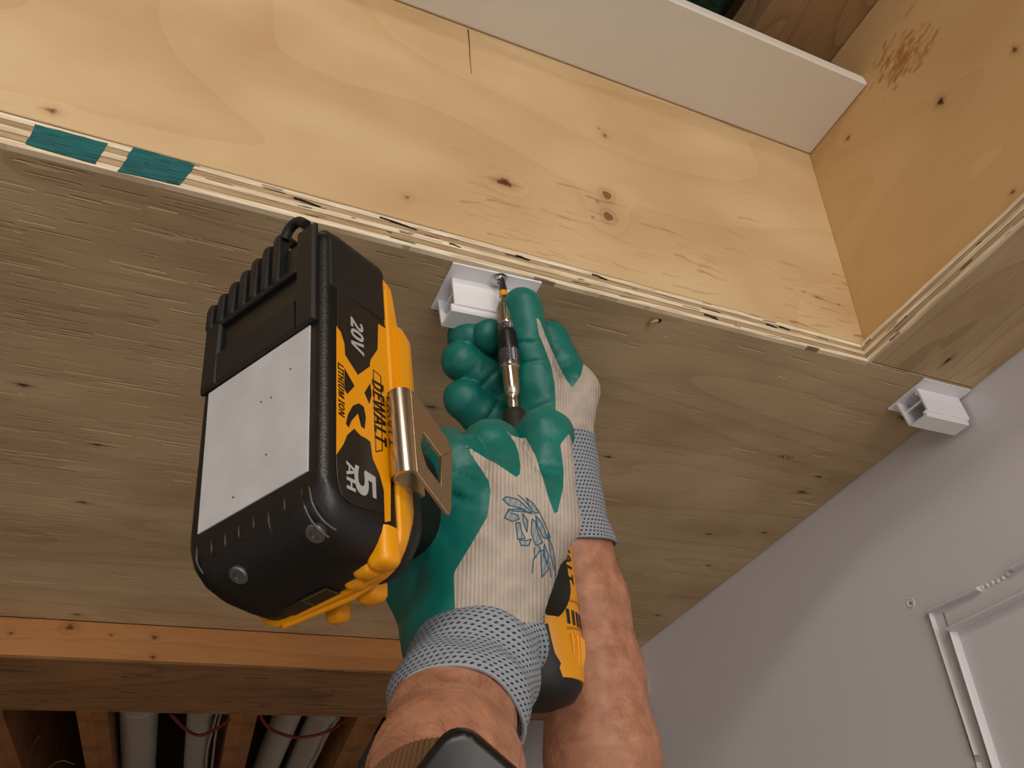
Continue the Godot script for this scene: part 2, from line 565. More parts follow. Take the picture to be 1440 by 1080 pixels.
# ---------------------------------------------------------------- the room
func room() -> void:
	var paint := tri_map(mat(Color(0.84, 0.835, 0.85), 0.75, 0, null, grain_tex(0.05, Color.BLACK, Color.WHITE, true, 0.25)), 9.0)
	var concrete := tri_map(mat(Color(1, 1, 1), 0.9, 0, grain_tex(0.02, Color(0.74, 0.70, 0.64), Color(0.82, 0.79, 0.74))), 1.5)  # unseen floor, kept pale to bounce light up to the soffit
	var deck := tri_map(mat(Color(1, 1, 1), 0.9, 0, grain_tex(0.02, Color(0.4, 0.29, 0.17), Color(0.52, 0.4, 0.26))), 2.0)
	tag(bx("floor", Vector3(-1.9, -0.1, -2.7), Vector3(0.74, 0, 2.2), concrete), "", "", "", "structure")
	tag(bx("ceiling", Vector3(-1.9, 2.62, -2.7), Vector3(0.74, 2.7, 2.2), deck), "", "", "", "structure")
	tag(bx("wall_left", Vector3(-1.9, 0, -2.7), Vector3(-1.8, 2.62, 2.2), paint), "", "", "", "structure")
	tag(bx("wall_far", Vector3(-1.8, 0, -2.7), Vector3(0.6425, 2.62, -2.6), deck), "", "", "", "structure")
	# the unseen wall behind the camera, opened for the unseen window
	var S := Soup.new()
	box(S, Vector3(-1.8, 0, 2.1), Vector3(-0.76, 2.62, 2.2), 0.001)
	box(S, Vector3(0.46, 0, 2.1), Vector3(0.6425, 2.62, 2.2), 0.001)
	box(S, Vector3(-0.76, 0, 2.1), Vector3(0.46, 0.84, 2.2), 0.001)
	box(S, Vector3(-0.76, 2.06, 2.1), Vector3(0.46, 2.62, 2.2), 0.001)
	tag(obj("wall_near", S, paint), "", "", "", "structure")
	var win := Node3D.new()
	put(win, "unseen_window_1", self)  # out of view, placed to light the well and hands from behind
	tag(win, "", "", "", "structure")
	S = Soup.new()
	for b in [[-0.76, 0.84, -0.72, 2.06], [0.42, 0.84, 0.46, 2.06], [-0.72, 0.84, 0.42, 0.88], [-0.72, 2.02, 0.42, 2.06]]:
		box(S, Vector3(b[0], b[1], 2.12), Vector3(b[2], b[3], 2.18), 0.003)
	obj("window_frame", S, mat(Color(0.9, 0.9, 0.9), 0.4), win)
	var glass := mat(Color(1, 1, 1, 0.08), 0.02)
	glass.transparency = BaseMaterial3D.TRANSPARENCY_ALPHA
	bx("pane", Vector3(-0.72, 0.88, 2.148), Vector3(0.42, 2.02, 2.152), glass, win, 0.0)
	var lf := thing("added_fill_lamp", "added fill lamp, a square white ceiling panel out of view", "lamp", "", Transform3D(Basis(), Vector3(-0.55, 2.62, 1.45)))
	bx("housing", Vector3(-0.31, -0.024, -0.31), Vector3(0.31, 0.0, 0.31), mat(Color(0.9, 0.9, 0.9), 0.4), lf, 0.004)
	var glow := mat(Color(0.9, 0.9, 0.88), 0.6)  # glowing face of the added fill lamp
	glow.emission_enabled = true
	glow.emission = Color(1.0, 0.96, 0.90)
	glow.emission_energy_multiplier = 1.5
	bx("diffuser", Vector3(-0.28, -0.028, -0.28), Vector3(0.28, -0.0235, 0.28), glow, lf, 0.001)
	# painted wall at the right, with a raised panel moulding
	var wall := bx("wall_right", Vector3(0.6425, 0, -2.7), Vector3(0.74, 2.62, 2.2), paint)
	tag(wall, "", "", "", "structure")
	var tr := Node3D.new()
	put(tr, "trim_1", self)
	tag(tr, "", "", "", "structure")
	var gloss := mat(Color(0.84, 0.83, 0.86), 0.4)
	var rail := func(a: Vector3, b: Vector3, wd: float, hgt: float) -> void:
		var S2 := Soup.new()
		var d := b - a
		var y := d.normalized()
		var x := Vector3(-1, 0, 0)
		var xf := Transform3D(Basis(x, y, x.cross(y)), a)
		var r := []
		for e in [0.0, d.length()]:
			var ring := PackedVector3Array()
			for q in [Vector2(-0.0005, -0.5), Vector2(0.55, -0.42), Vector2(0.95, -0.2), Vector2(1, 0.05), Vector2(0.7, 0.3), Vector2(0.25, 0.42), Vector2(-0.0005, 0.5)]:
				ring.append(xf * Vector3(q.x * hgt, e, q.y * wd))
			r.append(ring)
		loft(S2, r)
		obj("moulding", S2, gloss, tr, 50.0)
	var gap := func(a: Vector3, b: Vector3, wd: float) -> void:
		var S2 := Soup.new()
		tube(S2, [a, b], wd, 8)
		obj("dark_line", S2, mat(Color(0.3, 0.28, 0.28), 0.9), tr)  # thin dark line beside the moulding
	var o1 := Vector3(0.6425, 1.8588, -0.4570)
	rail.call(o1, Vector3(0.6425, 1.8543, -0.4054), 0.0046, 0.0065)
	rail.call(Vector3(0.6425, 1.8551, -0.3727), Vector3(0.6425, 1.8544, -0.3506), 0.0046, 0.0065)
	rail.call(o1 + Vector3(0, 0.001, 0), Vector3(0.6425, 1.7475, -0.4732), 0.004, 0.0035)
	rail.call(Vector3(0.6425, 1.7426, -0.4747), Vector3(0.6425, 1.7047, -0.4808), 0.004, 0.003)
	gap.call(Vector3(0.6425, 1.8600, -0.4595), Vector3(0.6425, 1.7425, -0.4776), 0.0004)
	gap.call(Vector3(0.6425, 1.8526, -0.4463), Vector3(0.6425, 1.7336, -0.4669), 0.0004)
	var o2 := Vector3(0.6425, 1.8374, -0.4443)
	rail.call(o2, Vector3(0.6425, 1.8333, -0.3508), 0.0062, 0.0095)
	rail.call(o2 + Vector3(0, 0.002, 0), Vector3(0.6425, 1.7011, -0.4665), 0.006, 0.006)
	# broken edge of the upper rail: a few crumbs of plaster
	for i in 7:
		var S3 := Soup.new()
		var c := Vector3(0.6425, 1.8543, -0.4040).lerp(Vector3(0.6425, 1.8542, -0.3746), i / 6.0)
		lathe(S3, [Vector2(0.0001, -0.0015), Vector2(0.0018, -0.0008), Vector2(0.002, 0.0006), Vector2(0.0001, 0.0015)], 6, along(c + Vector3(0, rng.randf_range(-0.001, 0.001), 0), Vector3(-1, 0.2 * i - 0.5, 0.3)))
		obj("plaster_crumb", S3, gloss, tr)
	var plug := thing("wall_screw", "small painted-over screw head in the white wall beside the panel moulding", "screw", "", along(Vector3(0.6425, 1.8734, -0.4716), Vector3(-1, 0, 0)))
	S = Soup.new()
	lathe(S, [Vector2(0.0042, -0.001), Vector2(0.0042, 0.0004), Vector2(0.0036, 0.0008), Vector2(0.0028, 0.0002), Vector2(0.0022, 0.0003), Vector2(0.0001, 0.0003)], 18)
	obj("head", S, gloss, plug)
	S = Soup.new()
	box(S, Vector3(-0.0012, 0.0002, -0.0003), Vector3(0.0012, 0.00045, 0.0003))
	box(S, Vector3(-0.0003, 0.0002, -0.0012), Vector3(0.0003, 0.00045, 0.0012))
	obj("recess", S, mat(Color(0.25, 0.24, 0.24), 0.8), plug)
	# loose end of plaster board where the wall meets the soffit
	var pb := thing("plaster_offcut", "chipped strip of white plaster at the wall corner behind the bare forearm", "plaster")
	S = Soup.new()
	prism(S, V2([Vector2(0, 0), Vector2(0.014, 0), Vector2(0.017, -0.05), Vector2(0.012, -0.057), Vector2(0.002, -0.055)]), -0.012, 0.0, 0.0012, Transform3D(Basis(Vector3(0.25, 0, 0.95).normalized(), Vector3.UP, Vector3(0.95, 0, -0.25).normalized()), Vector3(0.6400, 1.9985, -0.8840)))
	obj("chip", S, mat(Color(0.72, 0.68, 0.64), 0.85), pb)

# ---------------------------------------------------------------- plywood soffit and light well
func layers(parent: Node, a: Vector3, b: Vector3, out: Vector3, ha: float, hb: float, sd: int, n := 5) -> void:
	# the plies of a cut plywood edge that runs from a to b, `ha` and `hb` high
	var st: Image = wood(sd, 1024, 64, 1.6, Color(0.90, 0.84, 0.73), Color(0.62, 0.50, 0.36), 3.0, 0.2, 0.8, Vector2(60, 3), [])
	rng.seed = sd + 5
	for k in 90:
		var p := Vector2(rng.randf() * 1024, rng.randf() * 64)
		stroke(st, p, p + Vector2(rng.randf_range(4, 26), rng.randf_range(-1, 1)), rng.randf_range(0.3, 0.9), Color(0.22, 0.15, 0.10), rng.randf_range(0.25, 0.8))
	var t := tex(st)
	var pale := mat(Color(1.0, 1.0, 1.0), 0.85, 0, t)
	var tan_ := mat(Color(0.78, 0.72, 0.64), 0.9, 0, t)
	rng.seed = sd
	var dir := (b - a).normalized()
	var L := a.distance_to(b)
	for i in n:
		var S := Soup.new()
		var o0 := out * rng.randf_range(-0.0002, 0.0004)
		var prev := PackedVector3Array()
		var rings := []
		var m := 24
		for k in m + 1:
			var f := float(k) / m
			var h := lerpf(ha, hb, f) / n
			var c := a.lerp(b, f) + o0 + out * rng.randf_range(-0.0001, 0.0001)
			var y0 := i * h + rng.randf_range(0.0, 0.00025) + (0.0001 if i else 0.0)
			var y1 := (i + 1) * h - rng.randf_range(0.0, 0.00035)
			rings.append(PackedVector3Array([c + Vector3(0, y0, 0), c + Vector3(0, y1, 0), c - out * 0.004 + Vector3(0, y1, 0), c - out * 0.004 + Vector3(0, y0, 0)]))
		loft(S, rings)
		obj("ply_layer", S, pale if i % 2 == 0 else tan_, parent, 20.0, Transform3D(Basis(Vector3(dir.x * 1.6, 0, dir.z * 1.6), Vector3(0, 25, 0), Vector3.ZERO).transposed(), Vector3(i * 0.37, i * 0.19, 0)))

func uvmap(u: Vector3, v: Vector3, o: Vector3) -> Transform3D:   # texture coordinates (u . (p - o), v . (p - o))
	var b := Basis(u, v, Vector3.ZERO).transposed()
	return Transform3D(b, -(b * o))

func soffit() -> void:
	var Z0 := -0.3277
	# --- the big sheet under the ceiling
	var kn := []
	for q in [Vector3(-0.0160, 2.0000, -0.6646), Vector3(-0.0625, 2.0000, -0.5242), Vector3(0.3804, 2.0000, -0.4981), Vector3(0.6020, 2.0000, -0.5033), Vector3(0.5992, 2.0000, -0.4761), Vector3(0.6155, 2.0000, -0.5792), Vector3(0.5559, 2.0000, -0.5948), Vector3(0.5980, 2.0000, -0.6541), Vector3(0.6117, 2.0000, -0.3779), Vector3(-0.0122, 2.0000, -0.5820), Vector3(-0.0046, 2.0000, -0.8711), Vector3(0.2096, 2.0000, -0.4737), Vector3(0.6102, 2.0000, -0.7768)]:
		kn.append([(q.x + 0.10) * 1000.0, (Z0 - q.z) * 1000.0, 3.2, 1.5, 0.8])
	kn[3] = [kn[3][0], kn[3][1], 5.0, 2.2, 0.75]
	kn[8] = [kn[8][0], kn[8][1], 5.5, 3.6, 0.6]
	var sw := 1500; var sh := 1120
	var im: Image = wood(21, sw, sh, 2.0, Color(0.73, 0.635, 0.50), Color(0.53, 0.42, 0.30), 4.0, 0.22, 0.36, Vector2(70, 13), kn, 0.55, Color(0.16, 0.085, 0.04))
	var hgt := checks(sw, sh, 2.0, 1500, 5, func(p: Vector2) -> float:
		var left := clampf(1.0 - p.x * 2.4, 0.0, 1.0)
		return 0.10 + 0.9 * left * clampf(1.25 - absf(p.y - 0.3) * 2.0, 0.1, 1.0))
	rng.seed = 15
	for k in 2000:   # torn fibres of paler wood; lit and shaded split edges painted in
		var p := Vector2(rng.randf() * sw, rng.randf() * sh)
		var left := clampf(1.0 - p.x / sw * 2.4, 0.0, 1.0)
		if rng.randf() > 0.12 + 0.88 * left * clampf(1.25 - absf(p.y / sh - 0.3) * 2.0, 0.1, 1.0): continue
		var l := rng.randf_range(8, 70)
		stroke(im, p, p + Vector2(l, rng.randf_range(-0.02, 0.03) * l), rng.randf_range(0.4, 1.3), Color(0.93, 0.83, 0.67), rng.randf_range(0.12, 0.7))
		stroke(im, p + Vector2(2, -2), p + Vector2(l, -2), 0.5, Color(0.25, 0.17, 0.1), rng.randf_range(0.1, 0.5))
	# a pencil scribble and the chewed hole near the edge
	var hz := Vector3(0.5433, 2.0000, -0.4566)
	var s0 := Vector2((hz.x + 0.10) * 2000.0, (Z0 - hz.z) * 2000.0)
	for k in 5:
		stroke(im, s0 + Vector2(-14 + k * 6, 3 - k % 3 * 3), s0 + Vector2(-6 + k * 6, -2 + k % 2 * 7), 0.9, Color(0.12, 0.1, 0.09), 0.75)
	run_on(im)
	var nm := hgt
	nm.bump_map_to_normal_map(2.2)
	var face := mat(Color(1, 1, 1), 0.72, 0, tex(im), tex(nm), 1.0)
	var um := uvmap(Vector3(1 / 0.75, 0, 0), Vector3(0, 0, -1 / 0.56), Vector3(-0.10, 0, Z0))
	var sh1 := thing("plywood_sheet", "wide grey-brown plywood soffit sheet that the screw is being driven into", "plywood")
	var S := Soup.new()
	prism(S, V2([Vector2(-1.8, -0.885), Vector2(0.6415, -0.885), Vector2(0.6415, Z0 - 0.0002), Vector2(0.5222, Z0 - 0.0002), Vector2(0.5222, Z0 - 0.003), Vector2(-1.8, Z0 - 0.003)]), -2.0175, -2.0, 0.0006, Transform3D(Basis(Vector3(1, 0, 0), Vector3(0, 0, 1), Vector3(0, -1, 0)), Vector3.ZERO))
	obj("sheet", S, face, sh1, 20.0, um)
	layers(sh1, Vector3(-1.0, 2.0, Z0), Vector3(0.5222, 2.0, Z0), Vector3(0, 0, 1), 0.0330, 0.0186, 31)
	# two strokes of green paint across the cut edge
	var green := mat(Color(1, 1, 1), 0.75, 0, tex(wood(77, 256, 128, 4.0, Color(0.05, 0.37, 0.38), Color(0.02, 0.22, 0.24), 2.0, 0.4, 1.6, Vector2(60, 4), [], 0.5)))
	var strokes := [[Vector3(-0.0685, 2.0036, -0.3277), Vector3(-0.0673, 2.0211, -0.3277), Vector3(-0.0324, 2.0209, -0.3277), Vector3(-0.0357, 2.0017, -0.3277)], [Vector3(-0.0241, 2.0002, -0.3277), Vector3(-0.0198, 2.0237, -0.3277), Vector3(0.0133, 2.0226, -0.3277), Vector3(0.0071, 2.0020, -0.3277)]]
	for qd in strokes:
		S = Soup.new()
		var pl := PackedVector2Array()
		for v in qd: pl.append(Vector2(v.x, v.y))
		var poly := PackedVector2Array()
		for k in 4:
			for j in 6:
				poly.append(pl[k].lerp(pl[(k + 1) % 4], j / 6.0) + Vector2(rng.randf_range(-0.0004, 0.0004), rng.randf_range(-0.0003, 0.0003)))
		prism(S, poly, Z0 - 0.0005, Z0 + 0.0007)
		obj("paint_mark", S, green, sh1, 30.0, uvmap(Vector3(18, 0, 0), Vector3(-2.0, 45, 0), Vector3.ZERO)).set_meta("label", "dark green paint stroke")
	# gaps between the plies
	for q in [[Vector3(0.0771, 2.0157, -0.3277), 0.008], [Vector3(0.2790, 2.0174, -0.3277), 0.006], [Vector3(0.3702, 2.0056, -0.3277), 0.006], [Vector3(0.4291, 2.0128, -0.3277), 0.005], [Vector3(0.4422, 2.0141, -0.3277), 0.005], [Vector3(0.1712, 2.0111, -0.3277), 0.004], [Vector3(0.2198, 2.0165, -0.3277), 0.005], [Vector3(0.1338, 2.0181, -0.3277), 0.012]]:
		S = Soup.new()
		var c: Vector3 = q[0]
		tube(S, [c + Vector3(-q[1], q[1] * 0.12, 0.0), c + Vector3(-q[1] * 0.3, 0.0006, 0.0002), c + Vector3(q[1] * 0.4, -0.0003, 0.0002), c + Vector3(q[1], -q[1] * 0.1, 0)], 0.0009, 6, 0.6)
		obj("knot_gap", S, mat(Color(0.09, 0.06, 0.045), 0.9), sh1)
	# the chewed screw hole
	S = Soup.new()
	var hc := Vector3(0.3289, 2.0000, -0.3390)
	for k in 5:
		var a := 2.2 + k * 0.42
		box(S, Vector3(0.0020, -0.0010, -0.0014), Vector3(0.0068, 0.0006, 0.0014), 0.0002, Transform3D(Basis(Vector3.UP, a) * Basis(Vector3.BACK, -0.25 - 0.08 * k), hc))
	obj("splinter", S, mat(Color(0.75, 0.62, 0.45), 0.9), sh1)
	S = Soup.new()
	lathe(S, [Vector2(0.0001, -0.0002), Vector2(0.0021, -0.0002), Vector2(0.0021, 0.0006), Vector2(0.0001, 0.0006)], 10, Transform3D(Basis(), hc + Vector3(0.001, 0, 0.001)))
	obj("screw_hole", S, mat(Color(0.1, 0.06, 0.04), 0.9), sh1)
	# --- the strip of soffit along the wall
	var kn2 := []
	var kq := Vector3(0.5887, 2.0000, -0.3070)
	kn2.append([(kq.z + 0.3277) * 1000.0, (kq.x - 0.52) * 1000.0, 3.5, 1.4, 1.1])
	var im2: Image = wood(23, 720, 260, 2.0, Color(0.73, 0.625, 0.48), Color(0.53, 0.41, 0.28), 3.0, 0.3, 0.4, Vector2(60, 12), kn2, 0.5, Color(0.1, 0.05, 0.03))
	var sh2 := thing("plywood_sheet", "narrow brown plywood soffit strip between the light well and the white wall", "plywood")
	S = Soup.new()
	box(S, Vector3(0.5250, 2.0003, Z0 + 0.0004), Vector3(0.6415, 2.0175, 2.09), 0.0006)
	obj("sheet", S, mat(Color(1, 1, 1), 0.72, 0, tex(im2)), sh2, 20.0, uvmap(Vector3(0, 0, 1 / 0.36), Vector3(1 / 0.13, 0, 0), Vector3(0.52, 0, Z0)))
	layers(sh2, Vector3(0.5222, 2.0003, Z0), Vector3(0.5222, 2.0003, 0.6), Vector3(-1, 0, 0), 0.0183, 0.0183, 33)
	# --- lining of the light well: the board that faces the room
	var C0 := Vector3(0.5292, 2.0185, Z0)
	var C1 := Vector3(0.5292, 2.2222, -0.2897)
	var vv := (C1 - C0).normalized()
	var nf := Vector3(1, 0, 0).cross(vv).normalized()   # towards the room
	var org := Vector3(-0.12, 2.0185, Z0)
	var kn3 := []
	for q in [[Vector3(0.2096, 2.0784, -0.3165), 5.0, 3.0, 1.2], [Vector3(0.2944, 2.0958, -0.3133), 4.4, 4.4, 0.62], [Vector3(0.2931, 2.0754, -0.3171), 4.6, 4.4, 0.66], [Vector3(0.3000, 2.1575, -0.3018), 1.8, 2.0, 0.6], [Vector3(0.1391, 2.0415, -0.3234), 1.8, 1.6, 0.5], [Vector3(-0.0623, 2.0335, -0.3249), 2.4, 1.8, 0.7], [Vector3(0.2854, 2.0867, -0.3150), 0.9, 0.9, 0.7], [Vector3(0.2793, 2.0703, -0.3180), 0.8, 0.8, 0.7], [Vector3(0.4880, 2.0551, -0.3209), 3.0, 0.9, 0.5], [Vector3(0.4743, 2.0570, -0.3205), 2.5, 0.8, 0.35], [Vector3(0.5115, 2.0542, -0.3210), 0.7, 0.7, 0.8], [Vector3(0.2955, 2.1632, -0.3007), 0.7, 0.7, 0.7]]:
		kn3.append([(q[0].x + 0.12) * 1000.0, 205.0 - (q[0] - org).dot(vv) * 1000.0, q[1], q[2], q[3]])
	var im3: Image = wood(57, 1320, 420, 2.0, Color(0.82, 0.70, 0.525), Color(0.68, 0.51, 0.32), 4.0, 0.17, 0.13, Vector2(56, 26), kn3, 0.5, Color(0.36, 0.16, 0.05))
	# resin streaks low on the right
	rng.seed = 4
	for k in 95:
		var p0 := Vector2(rng.randf_range(560, 1290), 420.0 - absf(rng.randfn(70.0, 60.0)) - 6)
		var al := rng.randf_range(0.012, 0.05) * (2.6 if p0.x > 1130 and p0.y > 330 and k % 4 == 0 else 1.0)
		var wd := rng.randf_range(0.8, 2.4)
		for j in 3:
			var p1 := p0 + Vector2(rng.randf_range(8, 30), rng.randf_range(-4, 5))
			stroke(im3, p0, p1, wd * (1.0 - 0.25 * j), Color(0.52, 0.33, 0.15), al)
			p0 = p1
	run_on(im3)
	var fb := thing("plywood_board", "pale yellow plywood board facing the room, with dark knots, above the clip", "plywood")
	S = Soup.new()
	var bxf := Transform3D(Basis(Vector3(1, 0, 0), vv, nf), Vector3(0, 2.0185, Z0))
	prism(S, V2([Vector2(-1.0, 0.0150), Vector2(0.5290, 0.0003), Vector2(0.5290, 0.232), Vector2(-1.0, 0.232)]), -0.018, 0.0, 0.0005, bxf)
	obj("board", S, mat(Color(1, 1, 1), 0.6, 0, tex(im3)), fb, 20.0, uvmap(Vector3(1 / 0.66, 0, 0), vv * (-1 / 0.21), org + vv * 0.205))
	S = Soup.new()   # a drying crack that runs down from the white board
	var ck := []
	for q in [Vector3(0.1862, 2.2208, -0.2900), Vector3(0.1869, 2.2055, -0.2928), Vector3(0.1870, 2.1887, -0.2960), Vector3(0.1878, 2.1740, -0.2987)]:
		var w: Vector3 = q
		var fl := (w - C0).dot(vv)
		ck.append(Vector3(w.x, 0, 0) + Vector3(0, C0.y, C0.z) + vv * fl + nf * 0.0001)
	tube(S, ck, 0.0005, 6, 0.4)
	obj("crack", S, mat(Color(0.22, 0.15, 0.09), 0.9), fb)
	# --- the lining board along the right side
	var kn4 := []
	for q in [[Vector3(0.5290, 2.1430, -0.1761), 1.7, 3.0, 1.2], [Vector3(0.5290, 2.1978, -0.2517), 1.4, 1.6, 0.8], [Vector3(0.5290, 2.0310, -0.1749), 1.2, 1.2, 0.8], [Vector3(0.5290, 2.1228, -0.1175), 1.2, 2.5, 0.8]]:
		kn4.append([(q[0].z + 0.34) * 1000.0, (2.31 - q[0].y) * 1000.0, q[1] * 1.3, q[2], q[3]])
	var im4: Image = wood(66, 700, 620, 2.0, Color(0.81, 0.665, 0.46), Color(0.70, 0.52, 0.32), 3.0, 0.16, 0.16, Vector2(60, 18), kn4, 0.4, Color(0.3, 0.13, 0.05))
	var rc := Vector3(0.5290, 2.2112, -0.1836)
	rng.seed = 9
	for k in 130:   # rough orange tear-out beside the white board
		var p0 := Vector2((rc.z + 0.34) * 2000.0, (2.31 - rc.y) * 2000.0) + Vector2(rng.randfn(0, 26), rng.randfn(0, 20))
		stroke(im4, p0, p0 + Vector2(rng.randf_range(5, 22), rng.randf_range(-12, 2)), rng.randf_range(1.5, 4.0), Color(0.66, 0.44, 0.20), rng.randf_range(0.02, 0.07))
	var sb := thing("plywood_board", "golden plywood board along the right side of the light well, with a rough torn patch", "plywood")
	S = Soup.new()
	box(S, Vector3(0.5292, 2.0186, Z0 - 0.01), Vector3(0.547, 2.2838, 2.09), 0.0006)
	obj("board", S, mat(Color(1, 1, 1), 0.6, 0, tex(im4)), sb, 20.0, uvmap(Vector3(0, 0, 1 / 0.35), Vector3(0, -1 / 0.31, 0), Vector3(0.529, 2.31, -0.34)))
	# --- the white board laid across the top of the well
	var wb := thing("trim_board", "long white painted trim board laid across the top of the light well", "board")
	S = Soup.new()
	var yb := 2.2224
	prism(S, V2([Vector2(-0.2888, yb + 0.001), Vector2(-0.2872, yb), Vector2(-0.2136, yb), Vector2(-0.2120, yb + 0.0016), Vector2(-0.2120, yb + 0.0105), Vector2(-0.2130, yb + 0.0125), Vector2(-0.2888, yb + 0.0125)]), -1.0, 0.5286, 0.0008, Transform3D(Basis(Vector3(0, 0, 1), Vector3(0, 1, 0), Vector3(1, 0, 0)), Vector3.ZERO))
	obj("board", S, tri_map(mat(Color(0.89, 0.87, 0.83), 0.5, 0, null, grain_tex(0.05, Color.BLACK, Color.WHITE, true, 0.5)), 20.0), wb, 25.0)
	# --- framing above
	var jw := tex(wood(88, 512, 256, 2.0, Color(0.62, 0.49, 0.34), Color(0.42, 0.29, 0.17), 3.0, 0.4, 0.4, Vector2(50, 10), [[120, 40, 5, 3, 0.8]]))
	var jt := thing("framing_joist", "wooden framing member above the end of the white trim board", "joist")
	S = Soup.new()
	box(S, Vector3(0.4400, 2.2852, -0.45), Vector3(0.5600, 2.3230, 1.2), 0.0015)
	obj("timber", S, mat(Color(1, 1, 1), 0.75, 0, jw), jt, 30.0, uvmap(Vector3(0, 0, 4), Vector3(8, 8, 0), Vector3.ZERO))
	var ins := thing("insulation_batt", "dark green mottled insulation in the gap above the white trim board", "insulation")
	S = Soup.new()
	for k in 9:
		var x := 0.03 + k * 0.05
		var rr := []
		for e in [[-0.40, 0.35], [-0.38, 0.9], [-0.2, 1.0], [0.1, 1.0], [0.3, 0.9], [0.32, 0.35]]:
			var rg := PackedVector3Array()
			for j in 10:
				var an := TAU * j / 10
				rg.append(Vector3(x + cos(an) * 0.031 * e[1] * (1 + 0.1 * sin(j * 3.0 + k)), 2.375 + sin(an) * 0.03 * e[1] + 0.004 * sin(e[0] * 30 + k), e[0]))
			rr.append(rg)
		loft(S, rr)
	obj("batt", S, tri_map(mat(Color(1, 1, 1), 0.95, 0, grain_tex(0.05, Color(0.02, 0.09, 0.06), Color(0.17, 0.33, 0.21))), 8.0), ins)

# ---------------------------------------------------------------- beam and the open joist bay beyond
func bay() -> void:
	var kb := []
	for q in [[Vector3(-0.0087, 1.9929, -0.8850), 3.0], [Vector3(0.0690, 1.9874, -0.8850), 2.0], [Vector3(0.0702, 1.9669, -0.8850), 1.8], [Vector3(-0.0574, 1.9840, -0.8850), 1.3], [Vector3(0.0290, 1.9872, -0.8850), 1.0]]:
		kb.append([(q[0].x + 0.10) * 1000.0, (2.0 - q[0].y) * 1000.0, q[1], q[1], 0.8])
	var front: Image = wood(41, 900, 80, 2.0, Color(0.73, 0.51, 0.29), Color(0.60, 0.38, 0.19), 2.0, 0.4, 0.4, Vector2(90, 9), kb, 0.4, Color(0.25, 0.1, 0.04))  # front face, its light put into the brighter orange
	var under: Image = wood(43, 900, 290, 2.0, Color(0.52, 0.37, 0.225), Color(0.33, 0.215, 0.12), 4.0, 0.5, 0.7, Vector2(90, 9), [[150, 40, 3, 1.5, 0.7], [260, 100, 3, 1.5, 0.6], [300, 60, 3, 1, 0.6], [80, 110, 3, 1.4, 0.6]], 0.5, Color(0.12, 0.06, 0.03))  # underside of the same beam, its shade put into the darker brown
	rng.seed = 6
	for k in 60:
		var p := Vector2(rng.randf() * 900, rng.randf() * 290)
		stroke(under, p, p + Vector2(rng.randf_range(20, 110), rng.randf_range(-3, 3)), rng.randf_range(0.5, 1.5), Color(0.15, 0.08, 0.04) if k % 3 else Color(0.62, 0.48, 0.32), rng.randf_range(0.3, 0.8))
	var bm := thing("timber_beam", "orange-brown timber beam lying flat along the far edge of the soffit sheet", "beam")
	var S := Soup.new()
	box(S, Vector3(-1.8, 1.9616, -1.0265), Vector3(0.6415, 1.9998, -0.8855), 0.0025)
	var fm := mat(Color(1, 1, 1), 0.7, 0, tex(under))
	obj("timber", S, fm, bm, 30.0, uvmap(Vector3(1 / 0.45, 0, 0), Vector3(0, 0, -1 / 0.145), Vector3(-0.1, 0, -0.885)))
	S = Soup.new()
	box(S, Vector3(-1.8, 1.9630, -0.8858), Vector3(0.6415, 1.9995, -0.8848), 0.0003)
	obj("lit_face", S, mat(Color(1, 1, 1), 0.6, 0, tex(front)), bm, 30.0, uvmap(Vector3(1 / 0.45, 0, 0), Vector3(0, -1 / 0.04, 0), Vector3(-0.1, 2.0, 0)))
	var jw := mat(Color(1, 1, 1), 0.8, 0, tex(wood(45, 512, 128, 2.0, Color(0.56, 0.37, 0.19), Color(0.38, 0.23, 0.11), 3.0, 0.5, 0.5, Vector2(60, 9), [])))
	var names := ["leftmost ceiling joist, at the picture edge beside the dark gap", "ceiling joist between the dark gap and the widest pipe", "ceiling joist between the thin pipe and the twin pipes", "ceiling joist nearest the forearm, right of the twin pipes"]
	var js := [[-0.085, 0.0], [0.0265, 1.0], [0.2035, 1.0], [0.3700, 1.0]]
	for k in 4:
		var o := thing("ceiling_joist", names[k], "joist", "", Transform3D(Basis(Vector3.UP, -0.13), Vector3(js[k][0] - 0.010, 2.0, -1.03)))
		S = Soup.new()
		box(S, Vector3(-0.017, 0.0005, -1.5), Vector3(0.017, 0.235, 0.0), 0.002)
		obj("timber", S, jw, o, 30.0, uvmap(Vector3(4, 0, 0), Vector3(0, 0, 4), Vector3.ZERO).rotated(Vector3.BACK, PI / 2))
	var shaded_wood := tri_map(mat(Color(1, 1, 1), 0.9, 0, grain_tex(0.02, Color(0.10, 0.065, 0.045), Color(0.16, 0.105, 0.07))), 3.0)  # dark interior of the bay put into the subfloor colour
	tag(bx("shaded_subfloor_2", Vector3(-1.8, 2.24, -2.6), Vector3(0.6425, 2.262, -0.46), shaded_wood), "", "", "", "structure")
	var metal := tri_map(mat(Color(0.72, 0.70, 0.66), 0.36, 0.45, null, grain_tex(0.03, Color.BLACK, Color.WHITE, true, 1.0)), 6.0)
	var pl := ["widest grey metal pipe running back between the joists", "thin metal pipe between two joists, left of the white cable", "left one of the twin metal pipes beside the forearm", "right one of the twin metal pipes, nearest the forearm"]
	var pd := [[Vector3(0.066, 2.034, -1.02), Vector3(0.150, 2.034, -1.75), 0.0245], [Vector3(0.139, 2.03, -1.02), Vector3(0.238, 2.03, -1.75), 0.0180], [Vector3(0.262, 2.034, -1.02), Vector3(0.335, 2.034, -1.75), 0.0200], [Vector3(0.310, 2.032, -1.02), Vector3(0.390, 2.034, -1.75), 0.0215]]
